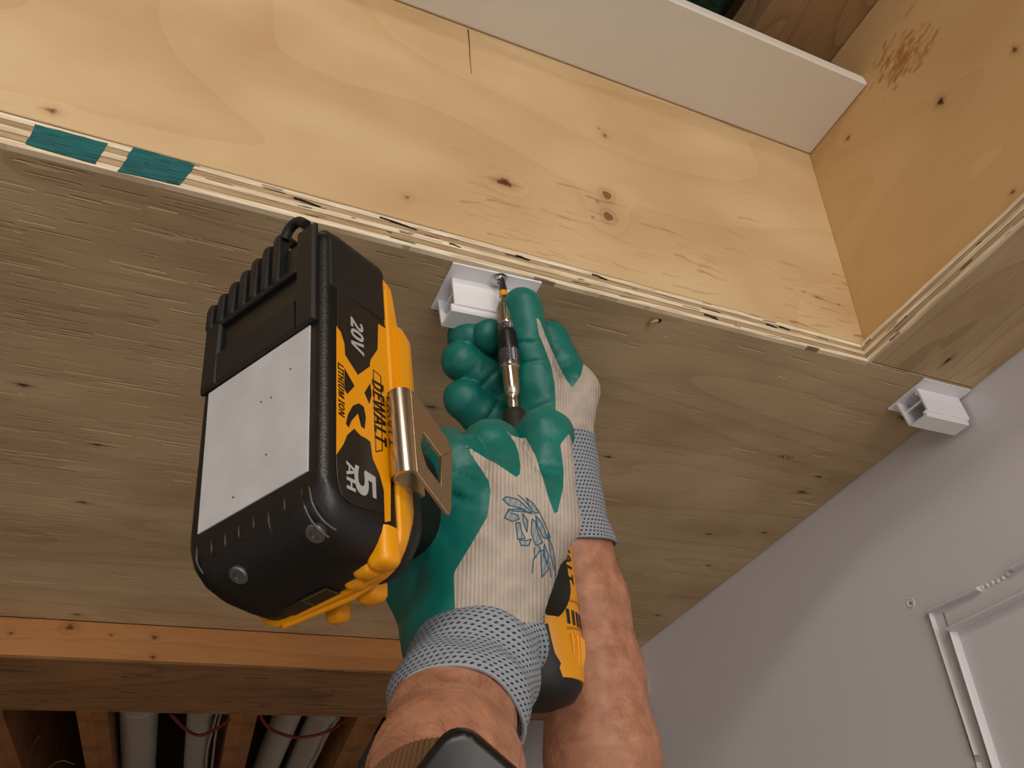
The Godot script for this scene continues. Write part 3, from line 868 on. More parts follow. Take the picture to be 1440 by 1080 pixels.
	for k in 4:
		var d: Vector3 = pd[k][1] - pd[k][0]
		var o := thing("metal_pipe", pl[k], "pipe", "pipes in the open joist bay", along(pd[k][0], d))
		S = Soup.new()
		var r: float = pd[k][2]
		lathe(S, [Vector2(r * 0.86, 0.0), Vector2(r, 0.0), Vector2(r, 0.16), Vector2(r * 0.97, 0.165), Vector2(r * 0.97, d.length()), Vector2(0.001, d.length())], 28)
		obj("pipe_wall", S, metal, o, 40.0)
		S = Soup.new()
		lathe(S, [Vector2(r * 0.99, 0.158), Vector2(r * 1.05, 0.160), Vector2(r * 1.05, 0.172), Vector2(r * 0.98, 0.175)], 28)
		obj("coupling", S, metal, o, 40.0)
	var red := mat(Color(0.42, 0.07, 0.06), 0.45)
	var loops := [[Vector3(0.1209, 2.0040, -1.1494), Vector3(0.1456, 1.9980, -1.1849), Vector3(0.1657, 1.9960, -1.1997), Vector3(0.1867, 1.9990, -1.1701), Vector3(0.1964, 2.0040, -1.1399)], [Vector3(0.2288, 2.0040, -1.1457), Vector3(0.2525, 1.9980, -1.1805), Vector3(0.2944, 1.9960, -1.2041), Vector3(0.3307, 1.9990, -1.1861), Vector3(0.3518, 2.0040, -1.1304)]]
	var rl := ["dark red wire looped under the thin metal pipe", "dark red wire looped under the twin metal pipes"]
	for k in 2:
		S = Soup.new()
		tube(S, smooth_path(loops[k], 8), 0.0022, 8)
		tag(obj("red_wire", S, red, self, 60.0), rl[k], "wire")
	var white := mat(Color(0.62, 0.60, 0.57), 0.5)
	S = Soup.new()
	tube(S, smooth_path([Vector3(0.1830, 2.0120, -1.1557), Vector3(0.1906, 2.0120, -1.2362), Vector3(0.2029, 2.0120, -1.3254), Vector3(0.2230, 2.0120, -1.4610)], 6), 0.0016, 6)
	tag(obj("white_cable", S, white, self, 60.0), "white cable beside the thin metal pipe, right one of two", "cable")
	S = Soup.new()
	tube(S, smooth_path([Vector3(0.1778, 2.0120, -1.1561), Vector3(0.1862, 2.0120, -1.2477), Vector3(0.1941, 2.0120, -1.3254), Vector3(0.2166, 2.0120, -1.4608)], 6), 0.0016, 6)
	tag(obj("white_cable", S, white, self, 60.0), "white cable beside the thin metal pipe, left one of two", "cable")
	S = Soup.new()
	tube(S, smooth_path([Vector3(0.3429, 2.0140, -1.1733), Vector3(0.3415, 2.0100, -1.2395), Vector3(0.3521, 2.0100, -1.3243), Vector3(0.3603, 2.0120, -1.4659)], 6), 0.0016, 6)
	tag(obj("white_cable", S, white, self, 60.0), "white cable curving beside the twin metal pipes", "cable")
	S = Soup.new()
	tube(S, smooth_path([Vector3(-0.0488, 2.0300, -1.4318), Vector3(-0.0334, 2.0300, -1.3702), Vector3(-0.0230, 2.0300, -1.3122), Vector3(-0.0290, 2.0500, -1.4031)], 6), 0.0012, 6)
	tag(obj("thin_wire", S, mat(Color(0.45, 0.33, 0.24), 0.6), self, 60.0), "thin pale wire curling up in the dark gap, left of the joist", "wire")
	S = Soup.new()
	tube(S, smooth_path([Vector3(-0.0115, 2.0300, -1.4648), Vector3(0.0087, 2.0300, -1.4161), Vector3(0.0282, 2.0300, -1.4323)], 6), 0.0012, 6)
	tag(obj("thin_wire", S, mat(Color(0.45, 0.33, 0.24), 0.6), self, 60.0), "short pale wire arching low in the dark gap, nearest the joist", "wire")

# ---------------------------------------------------------------- white plastic clips
func clips() -> void:
	var white := mat(Color(0.93, 0.93, 0.95), 0.35)
	var defs := [["white plastic mounting clip under the screwdriver bit and the thumb", Vector3(0.1700, 1.9997, -0.3310), 0.062, -0.03], ["white plastic mounting clip in the corner by the white wall, with no hand on it", Vector3(0.5850, 1.9997, -0.3290), 0.0555, 0.0]]
	for d in defs:
		var o := thing("mounting_clip", d[0], "clip", "white plastic mounting clips", Transform3D(Basis(Vector3.UP, d[3]), d[1]))
		var xf := Transform3D(Basis(Vector3(0, 0, -1), Vector3(0, 1, 0), Vector3(1, 0, 0)), Vector3.ZERO)   # profile x runs back, z along the clip
		var S := Soup.new()
		prism(S, V2([Vector2(0, 0), Vector2(0, -0.0016), Vector2(0.042, -0.0016), Vector2(0.042, 0)]), 0.0, d[2], 0.0003, xf)
		obj("flange", S, white, o, 25.0)
		S = Soup.new()
		prism(S, V2([Vector2(0.0115, -0.0015), Vector2(0.0119, -0.0220), Vector2(0.0126, -0.0236), Vector2(0.0150, -0.0238), Vector2(0.0150, -0.0222), Vector2(0.0140, -0.0215), Vector2(0.0137, -0.0015)]), 0.0035, d[2] - 0.0025, 0.0003, xf)
		obj("front_wall", S, white, o, 25.0)
		S = Soup.new()
		prism(S, V2([Vector2(0.0140, -0.0228), Vector2(0.0136, -0.0272), Vector2(0.0146, -0.0284), Vector2(0.0300, -0.0280), Vector2(0.0330, -0.0250), Vector2(0.0350, -0.0015), Vector2(0.0328, -0.0015), Vector2(0.0312, -0.0235), Vector2(0.0290, -0.0252), Vector2(0.0168, -0.0258), Vector2(0.0165, -0.0228)]), 0.0018, d[2] - 0.004, 0.0003, xf)
		obj("rear_channel", S, white, o, 25.0)
		S = Soup.new()
		box(S, Vector3(0.004, -0.013, -0.0325), Vector3(0.0055, -0.0115, -0.0135), 0.0002)
		box(S, Vector3(0.004, -0.006, -0.0160), Vector3(0.0055, -0.0015, -0.0135), 0.0002)
		obj("inner_rib", S, white, o)
	var steel := mat(Color(0.75, 0.77, 0.78), 0.22, 1.0)
	var sc := thing("screw", "shiny screw being driven through the white clip by the bit", "screw", "", along(Vector3(0.2035, 1.9978, -0.3345), Vector3(0, -1, 0)))
	var S := Soup.new()
	lathe(S, [Vector2(0.0015, -0.006), Vector2(0.0018, 0.0), Vector2(0.0042, 0.0006), Vector2(0.0044, 0.0013), Vector2(0.0034, 0.0026), Vector2(0.0018, 0.003), Vector2(0.0016, 0.0018), Vector2(0.0001, 0.0018)], 24)
	obj("head", S, steel, sc)
	S = Soup.new()
	lathe(S, [Vector2(0.0044, -0.0001), Vector2(0.0058, 0.0001), Vector2(0.0058, 0.0006), Vector2(0.0042, 0.0009)], 24)
	obj("washer", S, steel, sc)

# ---------------------------------------------------------------- the cordless driver (axes: x across the battery, y up its length, z out of its underside)
func drill() -> void:
	var black := tri_map(mat(Color(0.04, 0.04, 0.04), 0.40, 0, null, grain_tex(0.06, Color.BLACK, Color.WHITE, true, 1.2)), 60.0)
	var rubber := tri_map(mat(Color(0.055, 0.053, 0.05), 0.55, 0, null, grain_tex(0.08, Color.BLACK, Color.WHITE, true, 2.0)), 60.0)
	var yellow := mat(Color(0.90, 0.60, 0.0), 0.38)
	var steel := mat(Color(0.72, 0.70, 0.66), 0.3, 1.0)
	var dr := thing("cordless_driver", "black and yellow cordless impact driver with a large battery, held upright in the gloved hand", "power tool", "", Transform3D(Basis(Vector3(0.47934, -0.00898, 0.87758), Vector3(-0.01588, 0.99970, 0.01891), Vector3(-0.87748, -0.02300, 0.47906)), Vector3(0.04355, 1.78938, -0.25253)))
	var mm := 0.001
	# battery pack: a rounded block whose underside edge is softened and whose lower end slopes away
	var S := Soup.new()
	var rings := []
	for q in [[0.0, 4.6, 14.0, 5.0], [0.5, 3.2, 12.0, 3.6], [1.6, 1.4, 10.0, 1.8], [3.6, 0.3, 7.0, 0.5], [7.0, 0.0, 4.0, 0.0], [14.0, 0.0, 1.2, 0.0], [24.0, 0.0, 0.2, 0.0], [33.5, 0.0, 0.0, 0.0]]:
		rings.append(ring3(rrect((-34.5 + q[1]) * mm, (-56.0 + q[2]) * mm, (34.5 - q[1]) * mm, (84.0 - q[3]) * mm, [0.016, 0.012, 0.008, 0.008]), -q[0] * mm))
	loft(S, rings)
	var bat := obj("battery_pack", S, black, dr, 40.0)
	bat.set_meta("label", "big black battery pack with a white sticker")
	S = Soup.new()
	prism(S, V2([Vector2(0.0276, 0.0312), Vector2(-0.0281, 0.0309), Vector2(-0.0267, -0.0310), Vector2(0.0272, -0.0310)]), -0.0002, 0.0005, 0.0001)
	obj("white_sticker", S, tri_map(mat(Color(1, 1, 1), 0.5, 0, grain_tex(0.012, Color(0.71, 0.715, 0.735), Color(0.765, 0.77, 0.785))), 14.0), bat)
	for q in [Vector2(0.0071, -0.0149), Vector2(0.0084, 0.0087), Vector2(0.0031, 0.0097), Vector2(-0.0087, -0.0245), Vector2(0.0180, 0.0162)]:
		S = Soup.new()
		lathe(S, [Vector2(0.0004, 0.0004), Vector2(0.0004, 0.0007)], 6, Transform3D(Basis(Vector3(1, 0, 0), Vector3(0, 0, 1), Vector3(0, -1, 0)), Vector3(q.x, q.y, 0)))
		obj("speck", S, mat(Color(0.3, 0.3, 0.3), 0.8), bat)
	# frame round the recess above the sticker, then the ribs
	S = Soup.new()
	box(S, Vector3(-0.0318, 0.0315, -0.001), Vector3(-0.0222, 0.066, 0.0024), 0.001)
	box(S, Vector3(0.0212, 0.0315, -0.001), Vector3(0.0312, 0.083, 0.0024), 0.001)
	box(S, Vector3(-0.0222, 0.0618, -0.001), Vector3(0.0212, 0.0645, 0.0024), 0.0006)
	prism(S, V2([Vector2(0.0315, 0.0), Vector2(0.0315, 0.0012), Vector2(0.0330, 0.0022), Vector2(0.046, 0.0026), Vector2(0.0485, 0.0)]), -0.0222, 0.0212, 0.0, Transform3D(Basis(Vector3(0, 1, 0), Vector3(0, 0, 1), Vector3(1, 0, 0)), Vector3.ZERO))
	obj("recess_frame", S, rubber, bat, 30.0)
	for k in 7:
		S = Soup.new()
		var u0 := -0.0322 + k * 0.0066
		var top := (78.5 + k * 2.2) * mm
		var rr := []
		for q in [[0.0630, -0.001, 0.0024], [0.0645, -0.001, 0.0034], [top - 0.006, -0.002, 0.0034], [top - 0.002, -0.004, 0.0026], [top, -0.008, 0.000], [top, -0.012, -0.006]]:
			rr.append(PackedVector3Array([Vector3(u0 + 0.0006, q[0], q[1]), Vector3(u0 + 0.0008, q[0], q[2] - 0.0008), Vector3(u0 + 0.0018, q[0], q[2]), Vector3(u0 + 0.0040, q[0], q[2]), Vector3(u0 + 0.0050, q[0], q[2] - 0.0008), Vector3(u0 + 0.0052, q[0], q[1])]))
		loft(S, rr)
		obj("rib", S, rubber, bat, 40.0)
	S = Soup.new()   # strap eye at the upper end
	tube(S, smooth_path([Vector3(0.0125, 0.088, 0.0005), Vector3(0.016, 0.0915, 0.001), Vector3(0.021, 0.0915, 0.001), Vector3(0.025, 0.087, 0.0005)], 5), 0.0022, 10)
	obj("rib", S, rubber, bat, 60.0)
	S = Soup.new()
	rings = []
	for q in [[2.4, 1.2], [3.6, -0.3], [8.0, -0.7], [32.0, -0.7], [33.0, 0.0]]:
		rings.append(ring3(rrect(0.0, (49.5 + maxf(0.0, q[1])) * mm, (34.5 - q[1]) * mm, (84.5 - q[1]) * mm, [0.001, 0.002, 0.010, 0.001]), -q[0] * mm))
	loft(S, rings)
	obj("end_cap", S, rubber, bat, 40.0)
	# vent ridges, edge highlight painted paler, and screws on the sloping lower end
	var starts := [Vector2(-0.0272, -0.0363), Vector2(-0.0194, -0.0363), Vector2(-0.0125, -0.0367), Vector2(-0.0058, -0.0364), Vector2(0.0014, -0.0361), Vector2(0.0086, -0.0376), Vector2(0.0159, -0.0356)]
	for k in 7:
		S = Soup.new()
		var q: Vector2 = starts[k]
		tube(S, smooth_path([Vector3(q.x, q.y + 0.001, -0.0006), Vector3(q.x + 0.0003, q.y - 0.003, -0.0003), Vector3(q.x + 0.0008, q.y - 0.006, -0.0007), Vector3(q.x + 0.0016, q.y - 0.009, -0.0025)], 4), 0.0006, 6, 0.6)
		obj("vent_ridge", S, mat(Color(0.24, 0.24, 0.24), 0.25), bat, 60.0)
	for q in [[Vector2(0.0240, -0.0362), Vector2(0.0320, -0.0548)], [Vector2(0.0272, -0.0366), Vector2(0.0329, -0.0537)]]:
		S = Soup.new()
		var a: Vector2 = q[0]; var b: Vector2 = q[1]
		tube(S, smooth_path([Vector3(a.x, a.y, -0.0004), Vector3(a.x + 0.001, lerpf(a.y, b.y, 0.4), -0.001), Vector3(a.x + 0.0035, lerpf(a.y, b.y, 0.75), -0.003), Vector3(a.x + 0.006, b.y + 0.001, -0.006)], 5), 0.0006, 6, 0.7)
		obj("vent_ridge", S, mat(Color(0.24, 0.24, 0.24), 0.25), bat, 60.0)
	for c in [Vector3(0.0250, -0.0505, -0.0052), Vector3(-0.0105, -0.0508, -0.0052)]:
		S = Soup.new()
		var nx := along(c, Vector3(0, -0.8, 0.6))
		lathe(S, [Vector2(0.0034, -0.003), Vector2(0.0034, 0.0004), Vector2(0.0029, 0.0009), Vector2(0.0017, 0.0009), Vector2(0.0015, 0.0001), Vector2(0.0001, 0.0001)], 20, nx)
		obj("screw", S, mat(Color(0.5, 0.5, 0.5), 0.3, 0.9), bat)
	# print on the flank: black panel, yellow field, black cut-outs, lettering
	var ZU := Transform3D(Basis(Vector3(0, 0, -1), Vector3(0, 1, 0), Vector3(1, 0, 0)), Vector3(0.0344, 0, 0))   # outline (t, v) -> flank
	S = Soup.new()
	prism(S, V2([Vector2(0.0066, 0.0498), Vector2(0.0335, 0.0474), Vector2(0.0277, -0.0393), Vector2(0.0262, -0.0398), Vector2(0.0165, -0.0416), Vector2(0.0107, -0.0420), Vector2(0.0070, -0.0405), Vector2(0.0052, -0.0355), Vector2(0.0047, -0.0263)]), 0.0, 0.0004, 0.0001, ZU)
	obj("flank_panel", S, mat(Color(0.085, 0.08, 0.078), 0.4), bat)
	var print_y := mat(Color(0.88, 0.585, 0.0), 0.4)
	var print_k := mat(Color(0.05, 0.048, 0.048), 0.4)
	var silver := mat(Color(0.66, 0.66, 0.66), 0.35)
	S = Soup.new()
	prism(S, V2([Vector2(0.0056, 0.0300), Vector2(0.0077, 0.0283), Vector2(0.0094, 0.0238), Vector2(0.0096, 0.0186), Vector2(0.0159, 0.0129), Vector2(0.0225, 0.0207), Vector2(0.0230, 0.0241), Vector2(0.0273, 0.0318), Vector2(0.0285, 0.0457), Vector2(0.0346, 0.0459), Vector2(0.0330, 0.0116), Vector2(0.0292, -0.0417), Vector2(0.0264, -0.0432), Vector2(0.0268, -0.0308), Vector2(0.0251, -0.0253), Vector2(0.0219, -0.0201), Vector2(0.0211, -0.0137), Vector2(0.0194, -0.0133), Vector2(0.0163, -0.0133), Vector2(0.0133, -0.0118), Vector2(0.0098, -0.0161), Vector2(0.0080, -0.0206), Vector2(0.0047, -0.0263)]), 0.0004, 0.00055, 0.0, ZU)
	obj("yellow_print", S, print_y, bat)
	S = Soup.new()
	for pl in [[Vector2(0.0091, 0.0121), Vector2(0.0139, 0.0067), Vector2(0.0102, 0.0013), Vector2(0.0089, 0.0027)], [Vector2(0.0221, 0.0124), Vector2(0.0189, 0.0065), Vector2(0.0212, 0.0026), Vector2(0.0226, 0.0075)], [Vector2(0.0092, -0.0119), Vector2(0.0104, -0.0072), Vector2(0.0129, -0.0023), Vector2(0.0158, 0.0001), Vector2(0.0182, -0.0002), Vector2(0.0191, -0.0044), Vector2(0.0182, -0.0097), Vector2(0.0165, -0.0093), Vector2(0.0166, -0.0056), Vector2(0.0152, -0.0045), Vector2(0.0135, -0.0060), Vector2(0.0120, -0.0091), Vector2(0.0105, -0.0128)]]:
		var pa := PackedVector2Array(pl)
		prism(S, pa, 0.0004, 0.0007, 0.0, ZU)
	obj("black_print", S, print_k, bat)
	S = Soup.new()
	var fr := [Vector2(0.0241, 0.0199), Vector2(0.0281, 0.0191), Vector2(0.0268, -0.0147), Vector2(0.0234, -0.0168)]
	for k in 4:
		var a: Vector2 = fr[k]; var b: Vector2 = fr[(k + 1) % 4]
		tube(S, [Vector3(0.0350, a.y, -a.x), Vector3(0.0350, b.y, -b.x)], 0.00022, 5)
	obj("black_print", S, print_k, bat)
	var TB := Basis(Vector3(0, -1, 0), Vector3(0, 0, -1), Vector3(1, 0, 0))
	for q in [["20V", Vector2(0.0162, 0.0315), Vector2(0.0155, 0.0066), silver, 0.06], ["LITHIUM ION", Vector2(0.0073, 0.0016), Vector2(0.0225, 0.0028), print_k, 0.15], ["DEWALT", Vector2(0.0263, 0.0014), Vector2(0.0275, 0.0062), print_k, 0.0], ["5", Vector2(0.0176, -0.0318), Vector2(0.0105, 0.0100), silver, 0.0], ["AH", Vector2(0.0110, -0.0320), Vector2(0.0105, 0.0040), silver, 0.0]]:
		text(q[0], q[2], q[3], Transform3D(TB, Vector3(0.03505, q[1].y, -q[1].x)), bat, "lettering", 900, q[4])
	# foot of the tool that the battery slides onto
	S = Soup.new()
	rings = []
	for q in [[32.6, -35.2, -57.0, 35.2, 80.0], [33.4, -35.8, -57.5, 35.9, 82.0], [36.6, -35.8, -57.0, 35.9, 80.0], [39.5, -34.5, -53.0, 34.8, 70.0], [44.0, -32.0, -46.0, 33.0, 56.0], [50.0, -24.0, -36.0, 27.0, 46.0], [55.0, -18.0, -28.0, 20.0, 36.0]]:
		rings.append(ring3(rrect(q[1] * mm, q[2] * mm, q[3] * mm, q[4] * mm, [0.016, 0.014, 0.014, 0.014]), -q[0] * mm))
	loft(S, rings)
	obj("foot", S, yellow, dr, 40.0)
	S = Soup.new()
	rings = []
	for q in [[37.0, 8.0, 30.0, 37.0], [41.0, 9.0, 30.0, 37.2], [46.0, 12.0, 28.0, 36.0], [52.0, 18.0, 26.0, 31.0]]:
		rings.append(ring3(rrect(0.004, q[1] * mm, q[3] * mm, (q[2] + 24.0) * mm, [0.004, 0.008, 0.008, 0.004]), -q[0] * mm))
	loft(S, rings)
	obj("foot_shoulder", S, yellow, dr, 40.0)
	for q in [[Vector2(-0.0079, 0.0476), 0.0042, 0.012], [Vector2(0.0108, 0.0451), 0.0050, 0.011], [Vector2(0.0156, 0.0331), 0.0042, 0.010], [Vector2(0.0235, 0.0296), 0.0046, 0.009], [Vector2(0.0310, 0.0294), 0.0050, 0.009]]:
		S = Soup.new()
		var e: Vector2 = q[0]
		var r: float = q[1]
		var rr := []
		for w in [[-0.044, 0.9], [-0.052, 1.0], [-0.0555, 0.98], [-0.0570, 0.8], [-0.0577, 0.45]]:
			rr.append(ring3(rrect(e.x - r * w[1], -e.y - r * w[1] * 0.9, e.x + r * w[1], -e.y + r * w[1] * 0.9, [r * w[1] * 0.6, r * w[1] * 0.6, r * w[1] * 0.6, r * w[1] * 0.6], 4), 0.0))
			for i in rr[-1].size():
				var v: Vector3 = rr[-1][i]
				rr[-1][i] = Vector3(v.x, w[0], v.y)
		loft(S, rr)
		obj("latch_lug", S, yellow, dr, 50.0)
	S = Soup.new()
	tube(S, [Vector3(-0.021, -0.0575, -0.0345), Vector3(0.010, -0.0575, -0.0365), Vector3(0.020, -0.0560, -0.0365)], 0.0012, 8)
	obj("foot_rim", S, yellow, dr, 60.0)
	S = Soup.new()   # small plate with a pale outline on the end of the battery
	box(S, Vector3(-0.014, -0.0566, -0.0330), Vector3(0.008, -0.0556, -0.0262), 0.0002)
	obj("rating_plate", S, mat(Color(0.10, 0.085, 0.05), 0.4), bat)
	S = Soup.new()
	for b in [[-0.004, -0.0268, 0.008, -0.0262], [-0.004, -0.0330, -0.0034, -0.0262], [0.0074, -0.0330, 0.008, -0.0262]]:
		box(S, Vector3(b[0], -0.0568, b[1]), Vector3(b[2], -0.0564, b[3]))
	obj("plate_outline", S, mat(Color(0.35, 0.29, 0.15), 0.4), bat)
	# grip
	S = Soup.new()
	rings = []
	for q in [[38.0, -30.0, -52.0, 31.5, 36.0, 0.014], [44.0, -30.0, -53.0, 33.0, 30.0, 0.016], [50.0, -27.0, -50.0, 31.5, 30.0, 0.018], [57.0, -20.0, -42.0, 25.0, 28.0, 0.016], [66.0, -16.0, -28.0, 18.0, 24.0, 0.015], [90.0, -14.5, -22.0, 14.5, 22.0, 0.014], [130.0, -14.5, -20.0, 14.5, 24.0, 0.014], [165.0, -15.0, -24.0, 15.0, 30.0, 0.014], [178.0, -16.0, -28.0, 16.0, 40.0, 0.014]]:
		rings.append(ring3(rrect(q[1] * mm, q[2] * mm, q[3] * mm, q[4] * mm, [q[5], q[5], q[5], q[5]]), -q[0] * mm))
	loft(S, rings)
	obj("grip", S, rubber, dr, 45.0)
	S = Soup.new()
	prism(S, V2([Vector2(0.128, 0.020), Vector2(0.160, 0.024), Vector2(0.166, 0.036), Vector2(0.150, 0.034), Vector2(0.134, 0.028)]), -0.007, 0.007, 0.0015, Transform3D(Basis(Vector3(0, 0, -1), Vector3(0, 1, 0), Vector3(1, 0, 0)), Vector3.ZERO))
	obj("trigger", S, black, dr)
	# belt hook: a strip of sheet steel folded back on itself
	S = Soup.new()
	var path := [Vector2(46, 36.2), Vector2(38, 36.2)]
	for k in 9:
		var a := -PI / 2 - PI * k / 8.0
		path.append(Vector2(32 + cos(a) * 4.4, 40.6 + sin(a) * 4.4))
	rings = []
	for k in path.size():
		var d: Vector2 = (path[mini(k + 1, path.size() - 1)] - path[maxi(k - 1, 0)]).normalized().orthogonal() * 0.75
		var pa: Vector2 = (path[k] + d) * mm; var pb: Vector2 = (path[k] - d) * mm
		rings.append(PackedVector3Array([Vector3(pa.y, 0.0090, -pa.x), Vector3(pb.y, 0.0090, -pb.x), Vector3(pb.y, -0.0266, -pb.x), Vector3(pa.y, -0.0266, -pa.x)]))
	loft(S, rings)
	var hook := obj("belt_hook", S, mat(Color(0.78, 0.75, 0.70), 0.24, 1.0), dr, 40.0)
	hook.set_meta("label", "folded bare steel belt hook")
	S = Soup.new()
	var h := [Vector2(0.0372, -0.0075), Vector2(0.0463, -0.0138), Vector2(0.0443, -0.0268), Vector2(0.0373, -0.0220), Vector2(0.0343, -0.0135)]
	var HU := Transform3D(Basis(Vector3(0, 0, -1), Vector3(0, 1, 0), Vector3(1, 0, 0)), Vector3(0.0443, 0, 0))
	prism(S, V2([Vector2(0.0316, 0.0090), Vector2(0.034, 0.0085), Vector2(0.0510, -0.0040), Vector2(0.0533, -0.0085), h[1], h[0], h[4], Vector2(0.0316, h[4].y)]), 0.0, 0.0015, 0.0002, HU)
	prism(S, V2([Vector2(0.0533, -0.0085), Vector2(0.0490, -0.0345), Vector2(0.0478, -0.0372), Vector2(0.0462, -0.0370), Vector2(0.0316, -0.0266), Vector2(0.0316, h[4].y), h[4], h[3], h[2], h[1]]), 0.0, 0.0015, 0.0002, HU)
	obj("hook_plate", S, tri_map(mat(Color(0.66, 0.60, 0.52), 0.34, 0.9, null, grain_tex(0.05, Color.BLACK, Color.WHITE, true, 0.7)), 30.0), hook)  # brown reflection painted into the plate; same steel as the fold
	# body, along the axis from the bit
	var tip := Vector3(0.0074, 0.1986, -0.1800)
	var ax := (Vector3(-0.0177, -0.0601, -0.1890) - tip).normalized()
	var X := along(tip, ax, Vector3(0.7998, -0.1342, -0.5851))
	var rod := func(called: String, prof: Array, m: Material, n: int, p: Node) -> MeshInstance3D:
		var S2 := Soup.new()
		var pf := []
		for q in prof: pf.append(q * mm)
		lathe(S2, pf, n, X)
		return obj(called, S2, m, p, 38.0)
	var bright := mat(Color(0.74, 0.71, 0.66), 0.22, 1.0)
	var dark_steel := mat(Color(0.36, 0.34, 0.32), 0.35, 0.9)
	var holder: MeshInstance3D = rod.call("bit_holder", [Vector2(2.4, 15), Vector2(2.6, 16), Vector2(2.7, 19), Vector2(4.6, 20.5), Vector2(4.9, 23), Vector2(4.9, 36), Vector2(4.4, 37), Vector2(0.1, 37.5)], bright, 24, dr)
	rod.call("bit", [Vector2(0.6, -1.5), Vector2(1.5, 0.5), Vector2(2.0, 4.0), Vector2(2.5, 8.5), Vector2(2.6, 11.0), Vector2(0.1, 11.2)], dark_steel, 8, holder)
	rod.call("yellow_ring", [Vector2(0.1, 10.6), Vector2(2.7, 10.7), Vector2(2.75, 14.8), Vector2(0.1, 15.2)], yellow, 16, holder)
	for k in 12:   # flutes of the sleeve
		var S3 := Soup.new()
		var a := TAU * k / 12
		tube(S3, [X * (Vector3(cos(a) * 4.9, 23.5, sin(a) * 4.9) * mm), X * (Vector3(cos(a) * 4.9, 35.0, sin(a) * 4.9) * mm)], 0.00045, 6)
		obj("flute", S3, bright, holder, 60.0)
	for kr in [[37.0, 42.0, 5.5], [56.0, 67.0, 6.1]]:
		var S4 := Soup.new()
		var rg := []
		var rows := int((kr[1] - kr[0]) / 0.8)
		for i in rows + 1:
			var r := PackedVector3Array()
			for j in 48:
				var e := 0.28 if (i + j / 2) % 2 else -0.05
				if i == 0 or i == rows: e = -0.5
				var a := TAU * j / 48
				r.append(X * (Vector3(cos(a) * (kr[2] + e), lerpf(kr[0], kr[1], float(i) / rows), sin(a) * (kr[2] + e)) * mm))
			rg.append(r)
		loft(S4, rg)
		obj("knurled_ring", S4, mat(Color(0.40, 0.39, 0.40), 0.3, 0.9), holder, 20.0)
	rod.call("black_sleeve", [Vector2(4.5, 41), Vector2(5.7, 42.5), Vector2(6.0, 44), Vector2(6.1, 54), Vector2(5.6, 56.5), Vector2(0.1, 56.6)], mat(Color(0.05, 0.045, 0.045), 0.4), 28, holder)
	rod.call("shank", [Vector2(4.5, 66), Vector2(6.0, 67), Vector2(6.0, 68.5), Vector2(5.1, 69.5), Vector2(4.9, 74), Vector2(4.7, 82), Vector2(4.3, 86), Vector2(3.2, 87.5), Vector2(2.7, 89), Vector2(3.1, 91), Vector2(3.1, 94), Vector2(2.8, 95.5), Vector2(2.8, 104), Vector2(0.1, 104)], bright, 24, holder)
	rod.call("chuck", [Vector2(3.0, 97.5), Vector2(5.2, 97.8), Vector2(6.4, 99.2), Vector2(7.0, 102), Vector2(7.3, 108), Vector2(8.4, 114), Vector2(10, 122), Vector2(0.1, 122)], tri_map(mat(Color(0.20, 0.185, 0.18), 0.55, 0.5, null, grain_tex(0.1, Color.BLACK, Color.WHITE, true, 2.0)), 60.0), 32, dr)
	rod.call("nose", [Vector2(9.0, 118), Vector2(11.5, 119), Vector2(15, 126), Vector2(17.5, 134), Vector2(18.5, 142), Vector2(0.1, 142)], black, 36, dr)
	var body: MeshInstance3D = rod.call("motor_housing", [Vector2(17.5, 139), Vector2(20.5, 142), Vector2(21.8, 150), Vector2(22.2, 175), Vector2(22.4, 232), Vector2(22.0, 246), Vector2(20.4, 254), Vector2(16.5, 259), Vector2(8.0, 261.7), Vector2(0.1, 262)], rubber, 48, dr)
	# yellow side of the housing: an oval shell that stands slightly proud
	S = Soup.new()
	rings = []
	for i in 25:
		var f := i / 24.0
		var k := lerpf(146.0, 252.0, f)
		var half := 52.0 * sqrt(maxf(0.0, 1.0 - pow(absf(f - 0.55) / 0.555, 3.0))) + 0.5
		var rad := 22.4 if k < 228.0 else lerpf(22.4, 20.9, pow((k - 228.0) / 24.0, 2.0))
		if k < 150.0: rad = lerpf(20.0, 22.4, (k - 140.0) / 10.0)
		var r := PackedVector3Array()
		for e in 2:
			for j in 13:
				var jj: int = j if e == 0 else 12 - j
				var a := deg_to_rad(66.0 + half * (jj / 6.0 - 1.0))
				var edge := 0.55 if jj == 0 or jj == 12 else 0.0
				var q: float = (rad + 0.75 - edge) if e == 0 else rad - 1.5
				r.append(X * (Vector3(cos(a) * q, k, sin(a) * q) * mm))
		rings.append(r)
	loft(S, rings)
	var shell := obj("yellow_shell", S, yellow, body, 40.0)
	for k in 5:
		S = Soup.new()
		var a := deg_to_rad(44.0 + k * 10.0)
		box(S, Vector3(-0.0011, -0.0036, -0.0012), Vector3(0.0011, 0.0036, 0.0006), 0.0002, X * Transform3D(Basis(Vector3(-sin(a), 0, cos(a)), Vector3(0, 1, 0), Vector3(cos(a), 0, sin(a))), Vector3(cos(a) * 0.0229, 0.2235, sin(a) * 0.0229)))
		obj("vent_slot", S, print_k, body)
	for k in 4:
		S = Soup.new()
		var a := deg_to_rad(46.0 + k * 11.0)
		tube(S, smooth_path([X * (Vector3(cos(a) * 23.4, 232, sin(a) * 23.4) * mm), X * (Vector3(cos(a + 0.03) * 23.0, 239, sin(a + 0.03) * 23.0) * mm), X * (Vector3(cos(a + 0.06) * 21.9, 247.5 - absf(k - 1.5) * 3.0, sin(a + 0.06) * 21.9) * mm)], 5), 0.0011, 8, 0.7)
		obj("grille_bar", S, yellow, body, 60.0)
